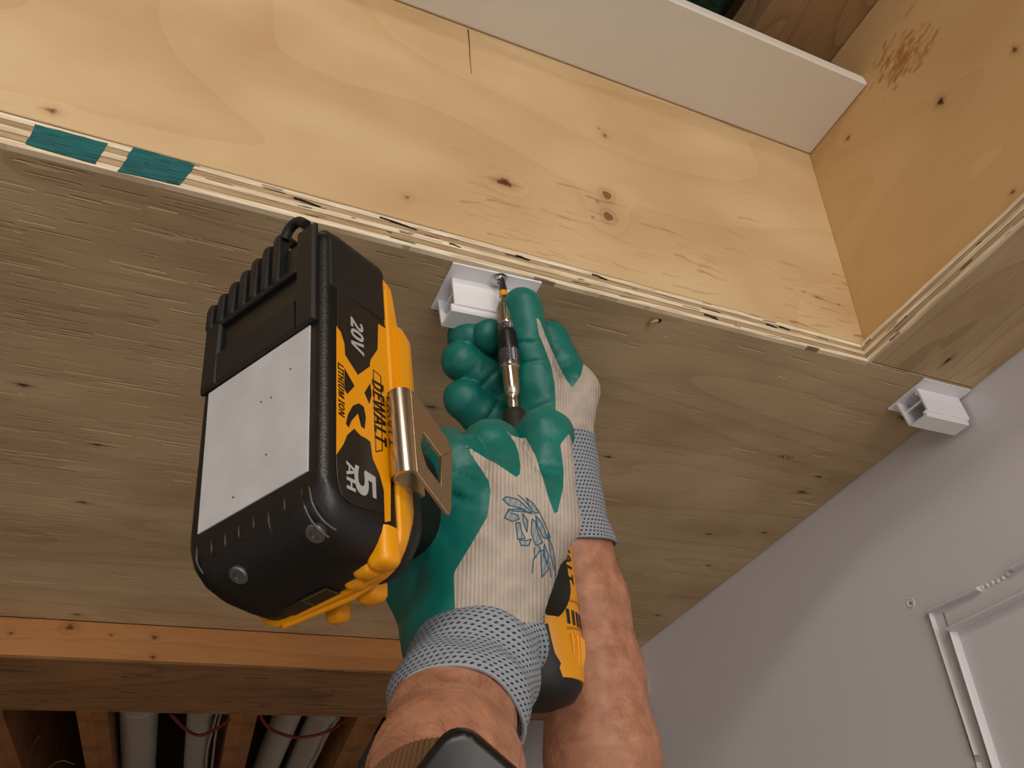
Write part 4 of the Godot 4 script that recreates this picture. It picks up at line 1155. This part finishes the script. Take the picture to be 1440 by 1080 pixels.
	for kk in [216.0, 229.5]:
		S = Soup.new()
		var pts := []
		for j in 11:
			var a := deg_to_rad(40.0 + j * 7.0)
			pts.append(X * (Vector3(cos(a) * 23.2, kk + sin(j * 0.314) * -1.5, sin(a) * 23.2) * mm))
		tube(S, pts, 0.0006, 6)
		obj("shell_line", S, mat(Color(0.75, 0.46, 0.03), 0.4), body, 60.0)
	S = Soup.new()
	var ab := deg_to_rad(8.0)
	box(S, Vector3(-0.0028, -0.004, -0.001), Vector3(0.0028, 0.004, 0.0008), 0.0004, X * Transform3D(Basis(Vector3(-sin(ab), 0, cos(ab)), Vector3(0, 1, 0), Vector3(cos(ab), 0, sin(ab))), Vector3(cos(ab) * 0.0222, 0.224, sin(ab) * 0.0222)))
	obj("yellow_tab", S, yellow, body)
	var at_ := deg_to_rad(58.0)
	text("DEWALT", Vector2(0.036, 0.0058), print_k, X * Transform3D(Basis(Vector3(0, 1, 0), Vector3(sin(at_), 0, -cos(at_)) * -1.0, Vector3(cos(at_), 0, sin(at_))), Vector3(cos(at_) * 0.02335, 0.188, sin(at_) * 0.02335)), body)

# ---------------------------------------------------------------- the person: two forearms and gloves
func knit_tex() -> Array:
	var n := 1024
	var im := Image.create(n, n, false, Image.FORMAT_RGB8)
	var hm := Image.create(n, n, false, Image.FORMAT_RGB8)
	var nz := field(91, n, n, 128, 128, 0.08, 3)
	for y in n:
		for x in n:
			var wave := 0.5 + 0.5 * cos(x * TAU / 13.0)
			var st := 0.5 + 0.5 * cos((y + (3 if wave > 0.5 else 0)) * TAU / 7.0)
			var v := 0.90 + 0.07 * wave + 0.03 * st * wave + (nz[y * n + x] - 0.5) * 0.12
			im.set_pixel(x, y, Color(0.77 * v, 0.735 * v, 0.69 * v))
			var hgt := wave * 0.7 + st * wave * 0.3
			hm.set_pixel(x, y, Color(hgt, hgt, hgt))
	return [im, hm]

func person() -> void:
	var pe := thing("person", "person reaching up with bare forearms and teal-coated knit gloves, holding a driver and a clip", "person")
	var lo_core := [[[Vector3(0.1455, 1.7384, -0.3058), Vector3(0.1687, 1.7807, -0.2765)], [0.0210, 0.0130]], [[Vector3(0.1447, 1.7376, -0.3040), Vector3(0.1550, 1.7826, -0.2711)], [0.0210, 0.0140]], [[Vector3(0.1429, 1.7389, -0.3039), Vector3(0.1449, 1.7841, -0.2758)], [0.0210, 0.0140]], [[Vector3(0.1422, 1.7389, -0.3074), Vector3(0.1362, 1.7798, -0.2909)], [0.0210, 0.0150]], [[Vector3(0.1417, 1.7398, -0.3097), Vector3(0.1327, 1.7697, -0.3172), Vector3(0.1315, 1.7871, -0.3018)], [0.0200, 0.0170, 0.0150]], [[Vector3(0.1440, 1.7386, -0.3065), Vector3(0.1368, 1.7222, -0.2992)], [0.0200, 0.0190]]]
	var lo_limb := [[[Vector3(0.1709, 1.7831, -0.2760), Vector3(0.1762, 1.8247, -0.2729), Vector3(0.1872, 1.8426, -0.3004), Vector3(0.1910, 1.8514, -0.3376)], [0.0140, 0.0118, 0.0110, 0.0100]], [[Vector3(0.1537, 1.7862, -0.2715), Vector3(0.1523, 1.8180, -0.2831), Vector3(0.1608, 1.8367, -0.3098), Vector3(0.1652, 1.8490, -0.3404)], [0.0145, 0.0143, 0.0120, 0.0100]], [[Vector3(0.1419, 1.7812, -0.2802), Vector3(0.1359, 1.8072, -0.2835), Vector3(0.1426, 1.8331, -0.3091), Vector3(0.1536, 1.8365, -0.3440)], [0.0150, 0.0143, 0.0120, 0.0100]], [[Vector3(0.1319, 1.7759, -0.2970), Vector3(0.1280, 1.8014, -0.2996), Vector3(0.1371, 1.8212, -0.3234), Vector3(0.1485, 1.8181, -0.3493)], [0.0150, 0.0135, 0.0115, 0.0100]], [[Vector3(0.1747, 1.7766, -0.3095), Vector3(0.1981, 1.8004, -0.3286), Vector3(0.2027, 1.8338, -0.3351)], [0.0150, 0.0120, 0.0110]]]
	var ro_core := [[[Vector3(0.2387, 1.8805, -0.3626), Vector3(0.2545, 1.9275, -0.3483)], [0.0195, 0.0130]], [[Vector3(0.2396, 1.8816, -0.3640), Vector3(0.2519, 1.9278, -0.3644)], [0.0195, 0.0130]], [[Vector3(0.2384, 1.8818, -0.3645), Vector3(0.2445, 1.9216, -0.3775)], [0.0200, 0.0130]], [[Vector3(0.2377, 1.8819, -0.3649), Vector3(0.2346, 1.9120, -0.3864)], [0.0200, 0.0140]], [[Vector3(0.2363, 1.8802, -0.3627), Vector3(0.2309, 1.9058, -0.3557)], [0.0195, 0.0150]], [[Vector3(0.2381, 1.8794, -0.3610), Vector3(0.2419, 1.8510, -0.3701)], [0.0195, 0.0180]], [[Vector3(0.2346, 1.9120, -0.3864), Vector3(0.2257, 1.9260, -0.3847), Vector3(0.2453, 1.9388, -0.3731)], [0.0140, 0.0130, 0.0120]]]
	var ro_limb := [[[Vector3(0.2307, 1.9013, -0.3569), Vector3(0.2249, 1.9225, -0.3468), Vector3(0.2181, 1.9464, -0.3361), Vector3(0.2120, 1.9687, -0.3266)], [0.0140, 0.0135, 0.0120, 0.0113]], [[Vector3(0.2539, 1.9309, -0.3514), Vector3(0.2426, 1.9682, -0.3504), Vector3(0.2222, 1.9746, -0.3567), Vector3(0.2017, 1.9667, -0.3554)], [0.0143, 0.0120, 0.0110, 0.0110]], [[Vector3(0.2554, 1.9340, -0.3640), Vector3(0.2332, 1.9679, -0.3711), Vector3(0.2115, 1.9720, -0.3714), Vector3(0.1933, 1.9730, -0.3665)], [0.0120, 0.0120, 0.0140, 0.0140]], [[Vector3(0.2441, 1.9234, -0.3761), Vector3(0.2233, 1.9375, -0.3814), Vector3(0.2074, 1.9480, -0.3767), Vector3(0.1891, 1.9563, -0.3725)], [0.0130, 0.0130, 0.0130, 0.0130]], [[Vector3(0.2344, 1.9127, -0.3858), Vector3(0.2222, 1.9191, -0.3902), Vector3(0.2071, 1.9258, -0.3856), Vector3(0.1918, 1.9324, -0.3812)], [0.0130, 0.0130, 0.0130, 0.0130]]]
	# forearms: one skin mesh
	var arm_l := [[Vector3(0.1442, 1.7355, -0.3063), Vector3(0.1234, 1.7006, -0.2841), Vector3(0.1098, 1.6749, -0.2609), Vector3(0.0845, 1.6302, -0.2193), Vector3(0.0616, 1.5405, -0.2044)], [0.0180, 0.0198, 0.0218, 0.027, 0.036]]
	var arm_r := [[Vector3(0.2402, 1.8581, -0.3661), Vector3(0.2432, 1.8315, -0.3725), Vector3(0.2485, 1.7981, -0.3794), Vector3(0.2506, 1.7607, -0.3861), Vector3(0.2512, 1.7222, -0.3916), Vector3(0.2582, 1.5974, -0.4286)], [0.0185, 0.0212, 0.0238, 0.0257, 0.0275, 0.036]]
	var skin_t := grain_tex(0.018, Color(0.56, 0.36, 0.27), Color(0.76, 0.55, 0.43), false, 4.0, 512, 5)
	var skin := tri_map(mat(Color(1, 1, 1), 0.55, 0, skin_t, grain_tex(0.12, Color.BLACK, Color.WHITE, true, 2.0), 0.6), 9.0)
	skin.subsurf_scatter_enabled = true
	skin.subsurf_scatter_strength = 0.08
	var body := soft_obj("body", soft([arm_l, arm_r], [], 0.003, 0.012, 0.004, 0.0006), skin, pe)
	# hair on the forearms
	var S := Soup.new()
	rng.seed = 77
	for am in [arm_l, arm_r]:
		for i in 420:
			var s := rng.randi_range(1, am[0].size() - 2)
			var f := rng.randf()
			var a: Vector3 = am[0][s]; var b: Vector3 = am[0][s + 1]
			if s == am[0].size() - 2 and f > 0.3: continue
			if s == 1 and am == arm_l and f < 0.3: continue
			var ax := (b - a).normalized()
			var r := lerpf(am[1][s], am[1][s + 1], f)
			var an := rng.randf() * TAU
			var x := ax.cross(Vector3(0.2, 0.3, 0.9)).normalized()
			var z := x.cross(ax)
			var o := x * cos(an) + z * sin(an)
			var tng := ax.cross(o)
			var p := a.lerp(b, f) + o * (r - 0.0006)
			var l := rng.randf_range(0.006, 0.013)
			var dv := (ax * rng.randf_range(-0.9, 0.2) + tng * rng.randf_range(-0.2, 1.0) + o * rng.randf_range(0.15, 0.45)).normalized()
			tube(S, [p, p + dv * l * 0.5 + o * 0.0004, p + dv * l - o * 0.0004], 0.00007, 3, 0.3)
	tag(obj("arm_hair", S, mat(Color(0.25, 0.14, 0.08), 0.6), body, 60.0), "", "", "", "stuff")
	# gloves
	var kt := knit_tex()
	var im: Image = kt[0]
	var nrm: Image = kt[1]
	nrm.bump_map_to_normal_map(2.0)
	var right_knit := mat(Color(0.97, 0.95, 0.94), 0.85, 0, tex(im.duplicate()), tex(nrm), 0.7)
	var to_px := func(q: Vector2) -> Vector2:
		return (q / 0.13 + Vector2(0.5, 0.5)) * 1024.0
	var ink := Color(0.17, 0.33, 0.42)
	var petals := [
		[Vector2(-0.0037, -0.0189), Vector2(-0.0023, -0.0200), Vector2(0.0023, -0.0189), Vector2(0.0079, -0.0139), Vector2(0.0071, -0.0134), Vector2(0.0037, -0.0153), Vector2(-0.0014, -0.0166), Vector2(-0.0037, -0.0189)],
		[Vector2(-0.0031, -0.0116), Vector2(-0.0014, -0.0150), Vector2(0.0034, -0.0150), Vector2(0.0079, -0.0134), Vector2(0.0057, -0.0139), Vector2(-0.0014, -0.0144), Vector2(-0.0031, -0.0116)],
		[Vector2(-0.0031, -0.0116), Vector2(-0.0000, -0.0102), Vector2(0.0028, -0.0111), Vector2(0.0023, -0.0127), Vector2(-0.0008, -0.0136)],
		[Vector2(0.0014, -0.0097), Vector2(0.0022, -0.0033), Vector2(0.0051, -0.0036), Vector2(0.0037, -0.0064), Vector2(0.0031, -0.0097), Vector2(0.0014, -0.0097)],
		[Vector2(0.0028, -0.0030), Vector2(0.0036, -0.0008), Vector2(0.0065, -0.0008), Vector2(0.0076, -0.0033), Vector2(0.0056, -0.0028), Vector2(0.0028, -0.0030)],
		[Vector2(0.0079, -0.0111), Vector2(0.0076, -0.0056), Vector2(0.0094, -0.0008), Vector2(0.0123, -0.0020), Vector2(0.0105, -0.0056), Vector2(0.0091, -0.0106), Vector2(0.0079, -0.0111)],
		[Vector2(0.0088, 0.0000), Vector2(0.0090, 0.0042), Vector2(0.0114, 0.0008), Vector2(0.0105, -0.0008)],
		[Vector2(0.0114, 0.0014), Vector2(0.0119, 0.0117), Vector2(0.0149, 0.0085), Vector2(0.0134, 0.0048), Vector2(0.0129, 0.0008), Vector2(0.0114, 0.0014)],
		[Vector2(0.0094, -0.0126), Vector2(0.0120, -0.0098), Vector2(0.0144, -0.0034), Vector2(0.0123, -0.0042), Vector2(0.0100, -0.0089), Vector2(0.0094, -0.0126)],
		[Vector2(0.0144, -0.0056), Vector2(0.0168, 0.0009), Vector2(0.0178, 0.0086), Vector2(0.0177, 0.0168), Vector2(0.0192, 0.0142), Vector2(0.0158, 0.0042), Vector2(0.0144, -0.0056)],
		[Vector2(0.0042, -0.0133), Vector2(0.0062, -0.0106), Vector2(0.0059, -0.0061), Vector2(0.0045, -0.0097), Vector2(0.0042, -0.0133)],
		[Vector2(0.0129, -0.0014), Vector2(0.0149, 0.0034), Vector2(0.0143, 0.0062), Vector2(0.0125, 0.0028), Vector2(0.0129, -0.0014)],
		[Vector2(0.0057, -0.0195), Vector2(0.0085, -0.0173), Vector2(0.0108, -0.0140), Vector2(0.0091, -0.0134), Vector2(0.0068, -0.0162), Vector2(0.0057, -0.0195)],
		[Vector2(0.0023, -0.0206), Vector2(0.0045, -0.0189), Vector2(0.0068, -0.0162)], [Vector2(0.0085, 0.0042), Vector2(0.0079, 0.0099)], [Vector2(0.0152, 0.0056), Vector2(0.0159, 0.0119)], [Vector2(0.0103, -0.0151), Vector2(0.0132, -0.0096), Vector2(0.0156, -0.0040)]]
	for pt in petals:
		var poly := PackedVector2Array()
		for v in pt: poly.append((to_px as Callable).call(v))
		if poly.size() > 3:
			var lo := Vector2(1e9, 1e9); var hi := -lo
			for v in poly: lo = lo.min(v); hi = hi.max(v)
			for y in range(int(lo.y), int(hi.y) + 1):
				for x in range(int(lo.x), int(hi.x) + 1):
					if Geometry2D.is_point_in_polygon(Vector2(x, y), poly):
						var k := 0.40 + 0.22 * sin(x * 0.35 + y * 0.12)
						im.set_pixel(x, y, im.get_pixel(x, y).lerp(Color(0.34, 0.52, 0.60), clampf(k, 0.1, 0.7)))
		for k in poly.size() - 1:
			stroke(im, poly[k], poly[k + 1], 1.7, ink, 0.85)
	var left_knit := mat(Color(0.97, 0.95, 0.94), 0.85, 0, tex(im), tex(nrm), 0.7)
	var teal := tri_map(mat(Color(1, 1, 1), 0.48, 0, grain_tex(0.012, Color(0.0, 0.385, 0.345), Color(0.02, 0.46, 0.42)), grain_tex(0.05, Color.BLACK, Color.WHITE, true, 1.6), 0.6), 14.0)
	var wl := V2([Vector2(-0.0217, 0.0240), Vector2(-0.0228, 0.0098), Vector2(-0.0154, -0.0022), Vector2(-0.0096, -0.0121), Vector2(-0.0085, -0.0224), Vector2(-0.0095, -0.0266), Vector2(-0.0117, -0.0304), Vector2(-0.0201, -0.0428), Vector2(-0.0245, -0.0476), Vector2(-0.0231, -0.0459), Vector2(-0.0174, -0.0410), Vector2(-0.0065, -0.0342), Vector2(-0.0012, -0.0301), Vector2(0.0029, -0.0270), Vector2(0.0035, -0.0332), Vector2(0.0027, -0.0403), Vector2(0.0012, -0.0449), Vector2(-0.0047, -0.0531), Vector2(-0.0000, -0.0479), Vector2(0.0060, -0.0482), Vector2(0.0105, -0.0384), Vector2(0.0142, -0.0219), Vector2(0.0180, -0.0117), Vector2(0.0200, -0.0196), Vector2(0.0216, -0.0253), Vector2(0.0223, -0.0330), Vector2(0.0212, -0.0445), Vector2(0.0255, -0.0501), Vector2(0.0313, -0.0364), Vector2(0.0301, 0.0350), Vector2(0.0108, 0.0610), Vector2(-0.0208, 0.0587)])
	var wr := V2([Vector2(-0.0249, -0.0491), Vector2(-0.0230, -0.0385), Vector2(-0.0200, -0.0312), Vector2(-0.0158, -0.0201), Vector2(-0.0135, -0.0085), Vector2(-0.0123, 0.0165), Vector2(-0.0121, 0.0323), Vector2(-0.0149, 0.0642), Vector2(0.0288, 0.0683), Vector2(0.0291, -0.0342), Vector2(0.0060, -0.0279), Vector2(0.0043, -0.0236), Vector2(0.0022, -0.0140), Vector2(-0.0030, -0.0065), Vector2(-0.0065, -0.0109), Vector2(-0.0119, -0.0209), Vector2(-0.0188, -0.0366), Vector2(-0.0228, -0.0475)])
	var gl := [["left", lo_core, lo_limb, wl, Transform3D(Basis(Vector3(0.89891, -0.12788, 0.41906), Vector3(0.09699, -0.87465, -0.47495), Vector3(-0.42727, -0.46758, 0.77383)), Vector3(0.14713, 1.76101, -0.26648)), left_knit], ["right", ro_core, ro_limb, wr, Transform3D(Basis(Vector3(0.86571, -0.17366, 0.46946), Vector3(0.16831, -0.78228, -0.59976), Vector3(-0.47141, -0.59823, 0.64800)), Vector3(0.24604, 1.91223, -0.33821)), right_knit]]
	var names := ["glove gripping the driver, with a blue lotus print on its back", "glove holding the clip, thumb beside the bit"]
	var cuffs := [
		[[Vector3(0.1567, 1.7524, -0.3099), Vector3(0.1526, 1.7457, -0.3068), Vector3(0.1486, 1.7395, -0.3044), Vector3(0.1449, 1.7334, -0.3019), Vector3(0.1402, 1.7251, -0.2989), Vector3(0.1344, 1.7162, -0.2943), Vector3(0.1293, 1.7075, -0.2890), Vector3(0.1248, 1.7000, -0.2838)], [0.0226, 0.0240, 0.0262, 0.0242, 0.0268, 0.0246, 0.0264, 0.0244]],
		[[Vector3(0.2369, 1.8906, -0.3565), Vector3(0.2377, 1.8810, -0.3597), Vector3(0.2390, 1.8662, -0.3637), Vector3(0.2406, 1.8516, -0.3673), Vector3(0.2421, 1.8394, -0.3703), Vector3(0.2436, 1.8300, -0.3721)], [0.0240, 0.0240, 0.0236, 0.0238, 0.0248, 0.0264]]]
	var dots := Image.create(64, 64, false, Image.FORMAT_RGB8)
	dots.fill(Color(0.58, 0.60, 0.62))
	for q in [Vector2(16, 20), Vector2(48, 20), Vector2(0, 52), Vector2(32, 52), Vector2(64, 52)]:
		stroke(dots, q + Vector2(-4, 3), q + Vector2(4, -3), 5.0, Color(0.13, 0.16, 0.22), 0.95)
	for x in 64:
		for y in 64:
			if y % 32 < 4: dots.set_pixel(x, y, dots.get_pixel(x, y).lerp(Color(0.70, 0.72, 0.73), 0.6))
	var dh: Image = dots.duplicate()
	dh.bump_map_to_normal_map(1.6)
	var cuff_m := mat(Color(0.95, 0.96, 0.98), 0.9, 0, tex(dots), tex(dh), 0.8)
	var folds := [[], []]
	for q in [[Vector3(0.1393, 1.8147, -0.2760), Vector3(0.1405, 1.8164, -0.2738)], [Vector3(0.1493, 1.8086, -0.2712), Vector3(0.1485, 1.8074, -0.2728)], [Vector3(0.1286, 1.7911, -0.2671), Vector3(0.1287, 1.7928, -0.2654)], [Vector3(0.1272, 1.7841, -0.2714), Vector3(0.1272, 1.7862, -0.2695)], [Vector3(0.1707, 1.8058, -0.2699), Vector3(0.1706, 1.8075, -0.2685)]]:
		folds[0].append([q[0], (q[1] - q[0]).normalized(), 0.012, 0.0022])
	for q in [[Vector3(0.2126, 1.9410, -0.3295), Vector3(0.2120, 1.9437, -0.3274)], [Vector3(0.2162, 1.9302, -0.3344), Vector3(0.2152, 1.9329, -0.3325)], [Vector3(0.2210, 1.9031, -0.3417), Vector3(0.2193, 1.9059, -0.3402)], [Vector3(0.2390, 1.9383, -0.3341), Vector3(0.2369, 1.9409, -0.3329)], [Vector3(0.2026, 1.9402, -0.3690), Vector3(0.1997, 1.9426, -0.3685)], [Vector3(0.2062, 1.9204, -0.3762), Vector3(0.2035, 1.9221, -0.3763)], [Vector3(0.1890, 1.9385, -0.3594), Vector3(0.1868, 1.9401, -0.3592)]]:
		folds[1].append([q[0], (q[1] - q[0]).normalized(), 0.013, 0.0020])
	for k in 2:
		var g: Array = gl[k]
		var mesh := soft(g[1], g[2], 0.0018, 0.010, 0.004, 0.0009, folds[k])
		var pln: Transform3D = g[4]
		var inv := pln.affine_inverse()
		var ff := PackedFloat32Array()
		for i in mesh.v.size():
			var q: Vector3 = inv * mesh.v[i]
			var e := inside(Vector2(q.x, q.y), g[3])
			var facing: float = mesh.n[i].dot(pln.basis.z)
			ff.append(minf(e, (facing + 0.35) * 0.02))
		var parts := cut(mesh, ff, 0.0005)
		var um := Transform3D(Basis.from_scale(Vector3.ONE / 0.13), Vector3(0.5, 0.5, 0)) * inv
		var knit := soft_obj("glove", parts[0], g[5], pe, um)
		knit.set_meta("label", names[k])
		soft_obj("rubber_coating", parts[1], teal, knit)
		# knitted cuff
		var pts := smooth_path(cuffs[k][0], 10)
		var rr: Array = cuffs[k][1]
		var vs := PackedVector3Array(); var ns := PackedVector3Array(); var uv := PackedVector2Array(); var ix := PackedInt32Array()
		var n := 72
		var len := 0.0
		var rows := pts.size()
		var axis: Vector3 = (pts[-1] - pts[0]).normalized()
		var x := axis.cross(Vector3(0.1, 0.9, 0.3)).normalized()
		var z := x.cross(axis)
		for i in rows + 3:
			var ii := mini(i, rows - 1)
			var f := float(ii) / (rows - 1) * (rr.size() - 1)
			var r: float = cubic_interpolate(rr[int(f)], rr[mini(int(f) + 1, rr.size() - 1)], rr[maxi(int(f) - 1, 0)], rr[mini(int(f) + 2, rr.size() - 1)], f - int(f))
			if i > 0 and i < rows: len += pts[i].distance_to(pts[i - 1])
			var c: Vector3 = pts[ii]
			if i >= rows:   # turn in at the hem
				r -= 0.0012 * (i - rows + 1)
				c -= axis * (0.002 * (i - rows) - 0.0004)
			for j in n + 1:
				var a := TAU * j / n
				var wr2 := 0.0006 * sin(a * 3.0 + f * 2.2) * (1.0 if k == 0 else 0.4) + 0.0004 * sin(a * 5.0 - f * 4.0)
				var tilt := 0.004 * sin(a + 0.6) * f / rr.size() * (1.0 if k == 0 else 0.6)
				vs.append(c + (x * cos(a) + z * sin(a)) * (r + wr2) + axis * tilt)
				uv.append(Vector2(j / float(n) * 31.0, len * 225.0 + (0.3 * (i - rows) if i >= rows else 0.0)))
		ns.resize(vs.size())
		for i in rows + 2:
			for j in n:
				var a := i * (n + 1) + j; var b := a + 1; var c2 := a + n + 1; var d := c2 + 1
				for t in [[a, b, c2], [b, d, c2]]:
					var nn := (vs[t[1]] - vs[t[0]]).cross(vs[t[2]] - vs[t[0]])
					var outw: Vector3 = vs[t[0]] - pts[mini(i, rows - 1)]
					var tt: Array = t
					if nn.dot(outw) > 0 and i < rows - 1 or nn.dot(axis) > 0 and i >= rows - 1 and nn.dot(outw) > 0:
						tt = [t[0], t[2], t[1]]
						nn = -nn
					for e in tt:
						ix.append(e)
						ns[e] -= nn
		for i in rows + 3:
			var a := i * (n + 1); var s := ns[a] + ns[a + n]
			ns[a] = s; ns[a + n] = s
		for i in ns.size(): ns[i] = ns[i].normalized()
		var arr := []
		arr.resize(Mesh.ARRAY_MAX)
		arr[Mesh.ARRAY_VERTEX] = vs; arr[Mesh.ARRAY_NORMAL] = ns; arr[Mesh.ARRAY_TEX_UV] = uv; arr[Mesh.ARRAY_INDEX] = ix
		var cm := ArrayMesh.new()
		cm.add_surface_from_arrays(Mesh.PRIMITIVE_TRIANGLES, arr)
		var co := MeshInstance3D.new()
		co.mesh = cm
		co.material_override = cuff_m
		put(co, "cuff", knit)
		co.set_meta("label", ["grey dotted knit cuff, bunched in folds", "grey dotted knit cuff"][k])
	# wristwatch on the near arm
	var wc := Vector3(0.0980, 1.6565, -0.2404)
	var ax2: Vector3 = (arm_l[0][3] - arm_l[0][2]).normalized()
	var tow: Vector3 = Vector3(-0.2793, -0.2508, 0.9653)
	tow = (tow - ax2 * tow.dot(ax2)).normalized()
	var W := Transform3D(Basis(ax2.cross(tow), ax2, tow), wc)
	var WB := Transform3D(Basis(Vector3(0.7080, -0.6931, 0.1354), Vector3(0.5906, 0.6863, 0.4246), Vector3(-0.3872, -0.2207, 0.8952)), Vector3(0.0896, 1.6495, -0.2072))
	S = Soup.new()
	var rings := []
	for q in [[-0.008, 2.0], [-0.007, 0.6], [-0.005, 0.0], [0.000, 0.0], [0.0025, 0.8], [0.0038, 2.6]]:
		rings.append(ring3(rrect(-0.0155 + q[1] * 0.001, -0.0175 + q[1] * 0.001, 0.0155 - q[1] * 0.001, 0.0175 - q[1] * 0.001, [0.007, 0.007, 0.007, 0.007]), q[0], WB))
	loft(S, rings)
	var watch := obj("wristwatch", S, mat(Color(0.022, 0.02, 0.018), 0.38), pe, 40.0)
	watch.set_meta("label", "dark wristwatch on a ribbed tan strap")
	S = Soup.new()
	lathe(S, [Vector2(0.0001, 0.0), Vector2(0.0034, 0.0), Vector2(0.0036, 0.001), Vector2(0.0034, 0.0030), Vector2(0.0001, 0.0034)], 18, along(WB * Vector3(-0.007, -0.0170, -0.003), -WB.basis.y))
	obj("crown", S, mat(Color(0.05, 0.05, 0.05), 0.3, 0.5), watch)
	S = Soup.new()
	for k in 96:
		if wrapf(TAU * k / 96.0, -PI, PI) > 1.35 or wrapf(TAU * k / 96.0, -PI, PI) < -2.6: continue
		var rr2 := []
		for e in 3:
			var a := TAU * (k + e * 0.5) / 96.0
			var q: float = 0.0236 if e == 1 else 0.0231
			var r := PackedVector3Array()
			for b in [Vector2(q, -0.002), Vector2(q, 0.022), Vector2(q - 0.0016, 0.022), Vector2(q - 0.0016, -0.002)]:
				r.append(W * Vector3(cos(a) * b.x, b.y, sin(a) * b.x))
			rr2.append(r)
		loft(S, rr2)
	obj("strap", S, mat(Color(0.40, 0.28, 0.17), 0.7), watch, 30.0)
